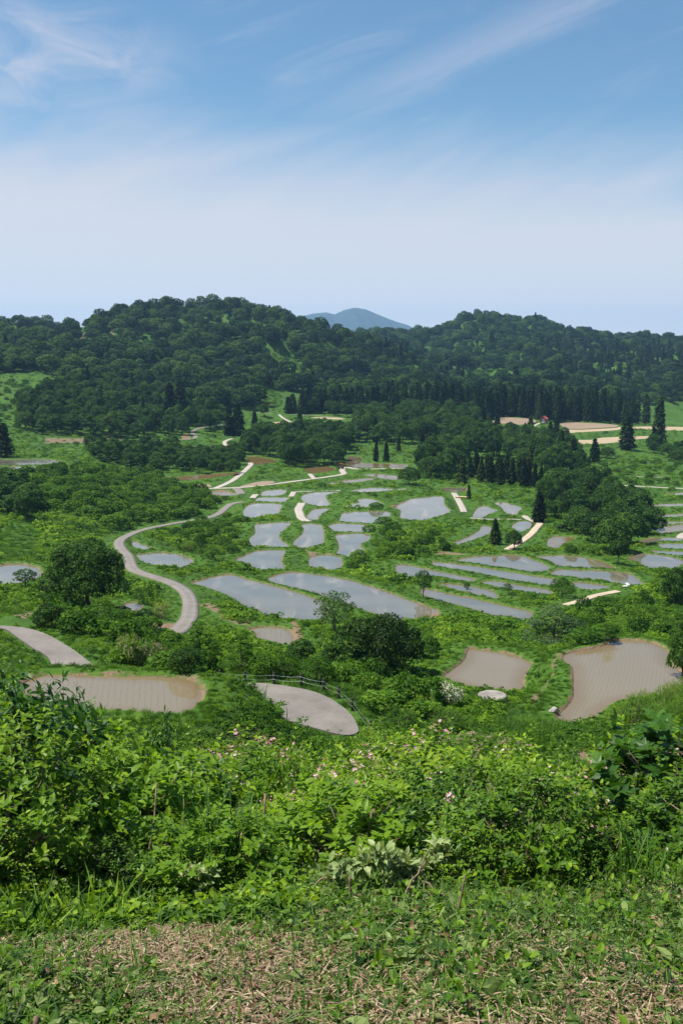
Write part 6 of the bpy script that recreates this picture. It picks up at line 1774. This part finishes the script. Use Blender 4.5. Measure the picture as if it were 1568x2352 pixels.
def build_small():
    # round concrete cover
    p = foot(1131, 1614); d = to_pic(*p)[2]; r = 33 * d / F
    prof = [(0.0, .42), (r * .55, .44), (r * .93, .42), (r, .36), (r * 1.01, .1), (r, -.4)]
    th = np.linspace(0, 2 * math.pi, 41)[:-1]; rr = np.random.default_rng(5)
    V = np.array([(a * math.cos(t) * (1 + .02 * math.sin(5 * t)), a * math.sin(t) * (1 + .02 * math.sin(5 * t)), z) for t in th for a, z in prof]); k = len(prof)
    i = np.arange(40 * k).reshape(40, k); j = np.roll(i, -1, 0)
    q = np.stack([i[:, :-1], i[:, 1:], j[:, 1:], j[:, :-1]], -1).reshape(-1, 4)
    mc = mat_flat('stained_concrete', (0.13, 0.11, 0.09), (0.27, 0.245, 0.215), .9)
    root = empty('water_tank', p + [0, .4, .15]); tag(root, 'low round concrete tank with a flat stained lid below the near square paddy', 'tank')
    obj('lid', mk_mesh('lid', V, [q], [mc], {'tone': np.zeros(len(V))}, False), root)
    obj('rim', Pile().add(*tube(np.array([(0, 0, -.9), (0, 0, .22)]), np.array([r * 1.06, r * 1.06]), 40)).mesh('rim', mat_flat('wall_concrete', (.13, .11, .085), (.22, .19, .155), 1.4)), root)
    # white sacks on the bund
    ms = mat_flat('white_sack', (.36, .36, .35), (.5, .5, .5), 4)
    for n, (cx, cyy, s) in enumerate([(1205, 706, .5), (1222, 700, .6), (1216, 690, .45)]):
        q0 = foot(*D('5', [(cx, cyy)])[0]); d = to_pic(*q0)[2]
        bm = bmesh.new(); bmesh.ops.create_icosphere(bm, subdivisions=3, radius=1)
        for v in bm.verts:
            f = 1 + .12 * math.sin(v.co.x * 4 + n) * math.sin(v.co.y * 5)
            v.co = Vector((v.co.x * 1.1 * s * f, v.co.y * .7 * s * f, max(-.3, v.co.z) * .5 * s))
        me = bpy.data.meshes.new('sack'); bm.to_mesh(me); bm.free(); me.materials.append(ms)
        for pl in me.polygons: pl.use_smooth = True
        o = obj('sack', me); o.location = q0 + [0, 0, .2]; o.rotation_euler = (0, 0, n * .9)
        tag(o, ['dull white sack, the leftmost lying at the end of the bare path', 'largest white sack at the end of the bare path', 'small white sack behind the two others at the path end'][n], 'sack')
    # boulders
    mb = mat_flat('grey_rock', (.16, .15, .14), (.36, .34, .31), 2.5)
    for cr, x, y, wpx, lb in [('7', 395, 212, 30, 'grey boulder in the weeds right of the wide dark tree'), ('7', 340, 326, 22, 'pale boulder at the shaded foot of the wide dark tree'), ('7', 975, 515, 26, 'pale stone at the near corner of the large near paddy'), ('7', 325, 180, 34, 'pale block of concrete half hidden right of the wide dark tree')]:
        q0 = foot(*D(cr, [(x, y)])[0]); d = to_pic(*q0)[2]; s = wpx * .5 * d / F
        bm = bmesh.new(); bmesh.ops.create_icosphere(bm, subdivisions=3, radius=1); rr = np.random.default_rng(int(x))
        k = nrm(rr.normal(size=(9, 3)))
        for v in bm.verts:
            m = max(float(np.dot(kk, v.co)) for kk in k); v.co *= .8 / max(m, .62) * .8; v.co.x *= s; v.co.y *= s * .8; v.co.z *= s * .7
        me = bpy.data.meshes.new('boulder'); bm.to_mesh(me); bm.free(); me.materials.append(mb)
        o = obj('boulder', me); o.location = q0 + [0, 0, s * .35]; tag(o, lb, 'rock')
    # orange log by the track
    q0 = foot(*D('5', [(185, 146)])[0]); d = to_pic(*q0)[2]
    o = obj('log', Pile().add(*tube(np.array([(-2.4, 0, .3), (-1, .3, .34), (0.4, .2, .33), (2.0, -.5, .3)]), np.array([.3, .34, .34, .28]), 10)).mesh('log', mat_flat('fresh_wood', (.42, .30, .14), (.55, .42, .24), 3), True))
    o.location = q0; tag(o, 'pale yellow log lying beside the straight track', 'log')
build_small()
# ------------------------------------------------------------------ the air: one closed box of thin haze
def build_haze():
    m = bpy.data.materials.new('haze'); m.use_nodes = True; g = NG(m.node_tree); g.n.clear()
    out = g.add('ShaderNodeOutputMaterial'); v = g.add('ShaderNodeVolumePrincipled')
    v.inputs['Color'].default_value = (0.36, 0.64, 1.0, 1); v.inputs['Density'].default_value = 0.75e-4; v.inputs['Anisotropy'].default_value = 0.15
    g.l.new(v.outputs[0], out.inputs['Volume'])
    x, y0, y1, z0, z1 = 9000, -400, 12000, -200, 480
    V = [(-x,y0,z0),(x,y0,z0),(x,y1,z0),(-x,y1,z0),(-x,y0,z1),(x,y0,z1),(x,y1,z1),(-x,y1,z1)]
    o = obj('haze', mk_mesh('haze', V, [np.array([[0,3,2,1],[4,5,6,7],[0,1,5,4],[1,2,6,5],[2,3,7,6],[3,0,4,7]])], [m]))
    tag(o, 'thin pale blue summer haze in the valley air', None, None, 'stuff')
build_haze()
from collections import Counter
print(Counter(o.name.split('.')[0] for o in S.objects if o.parent is None).most_common(40))
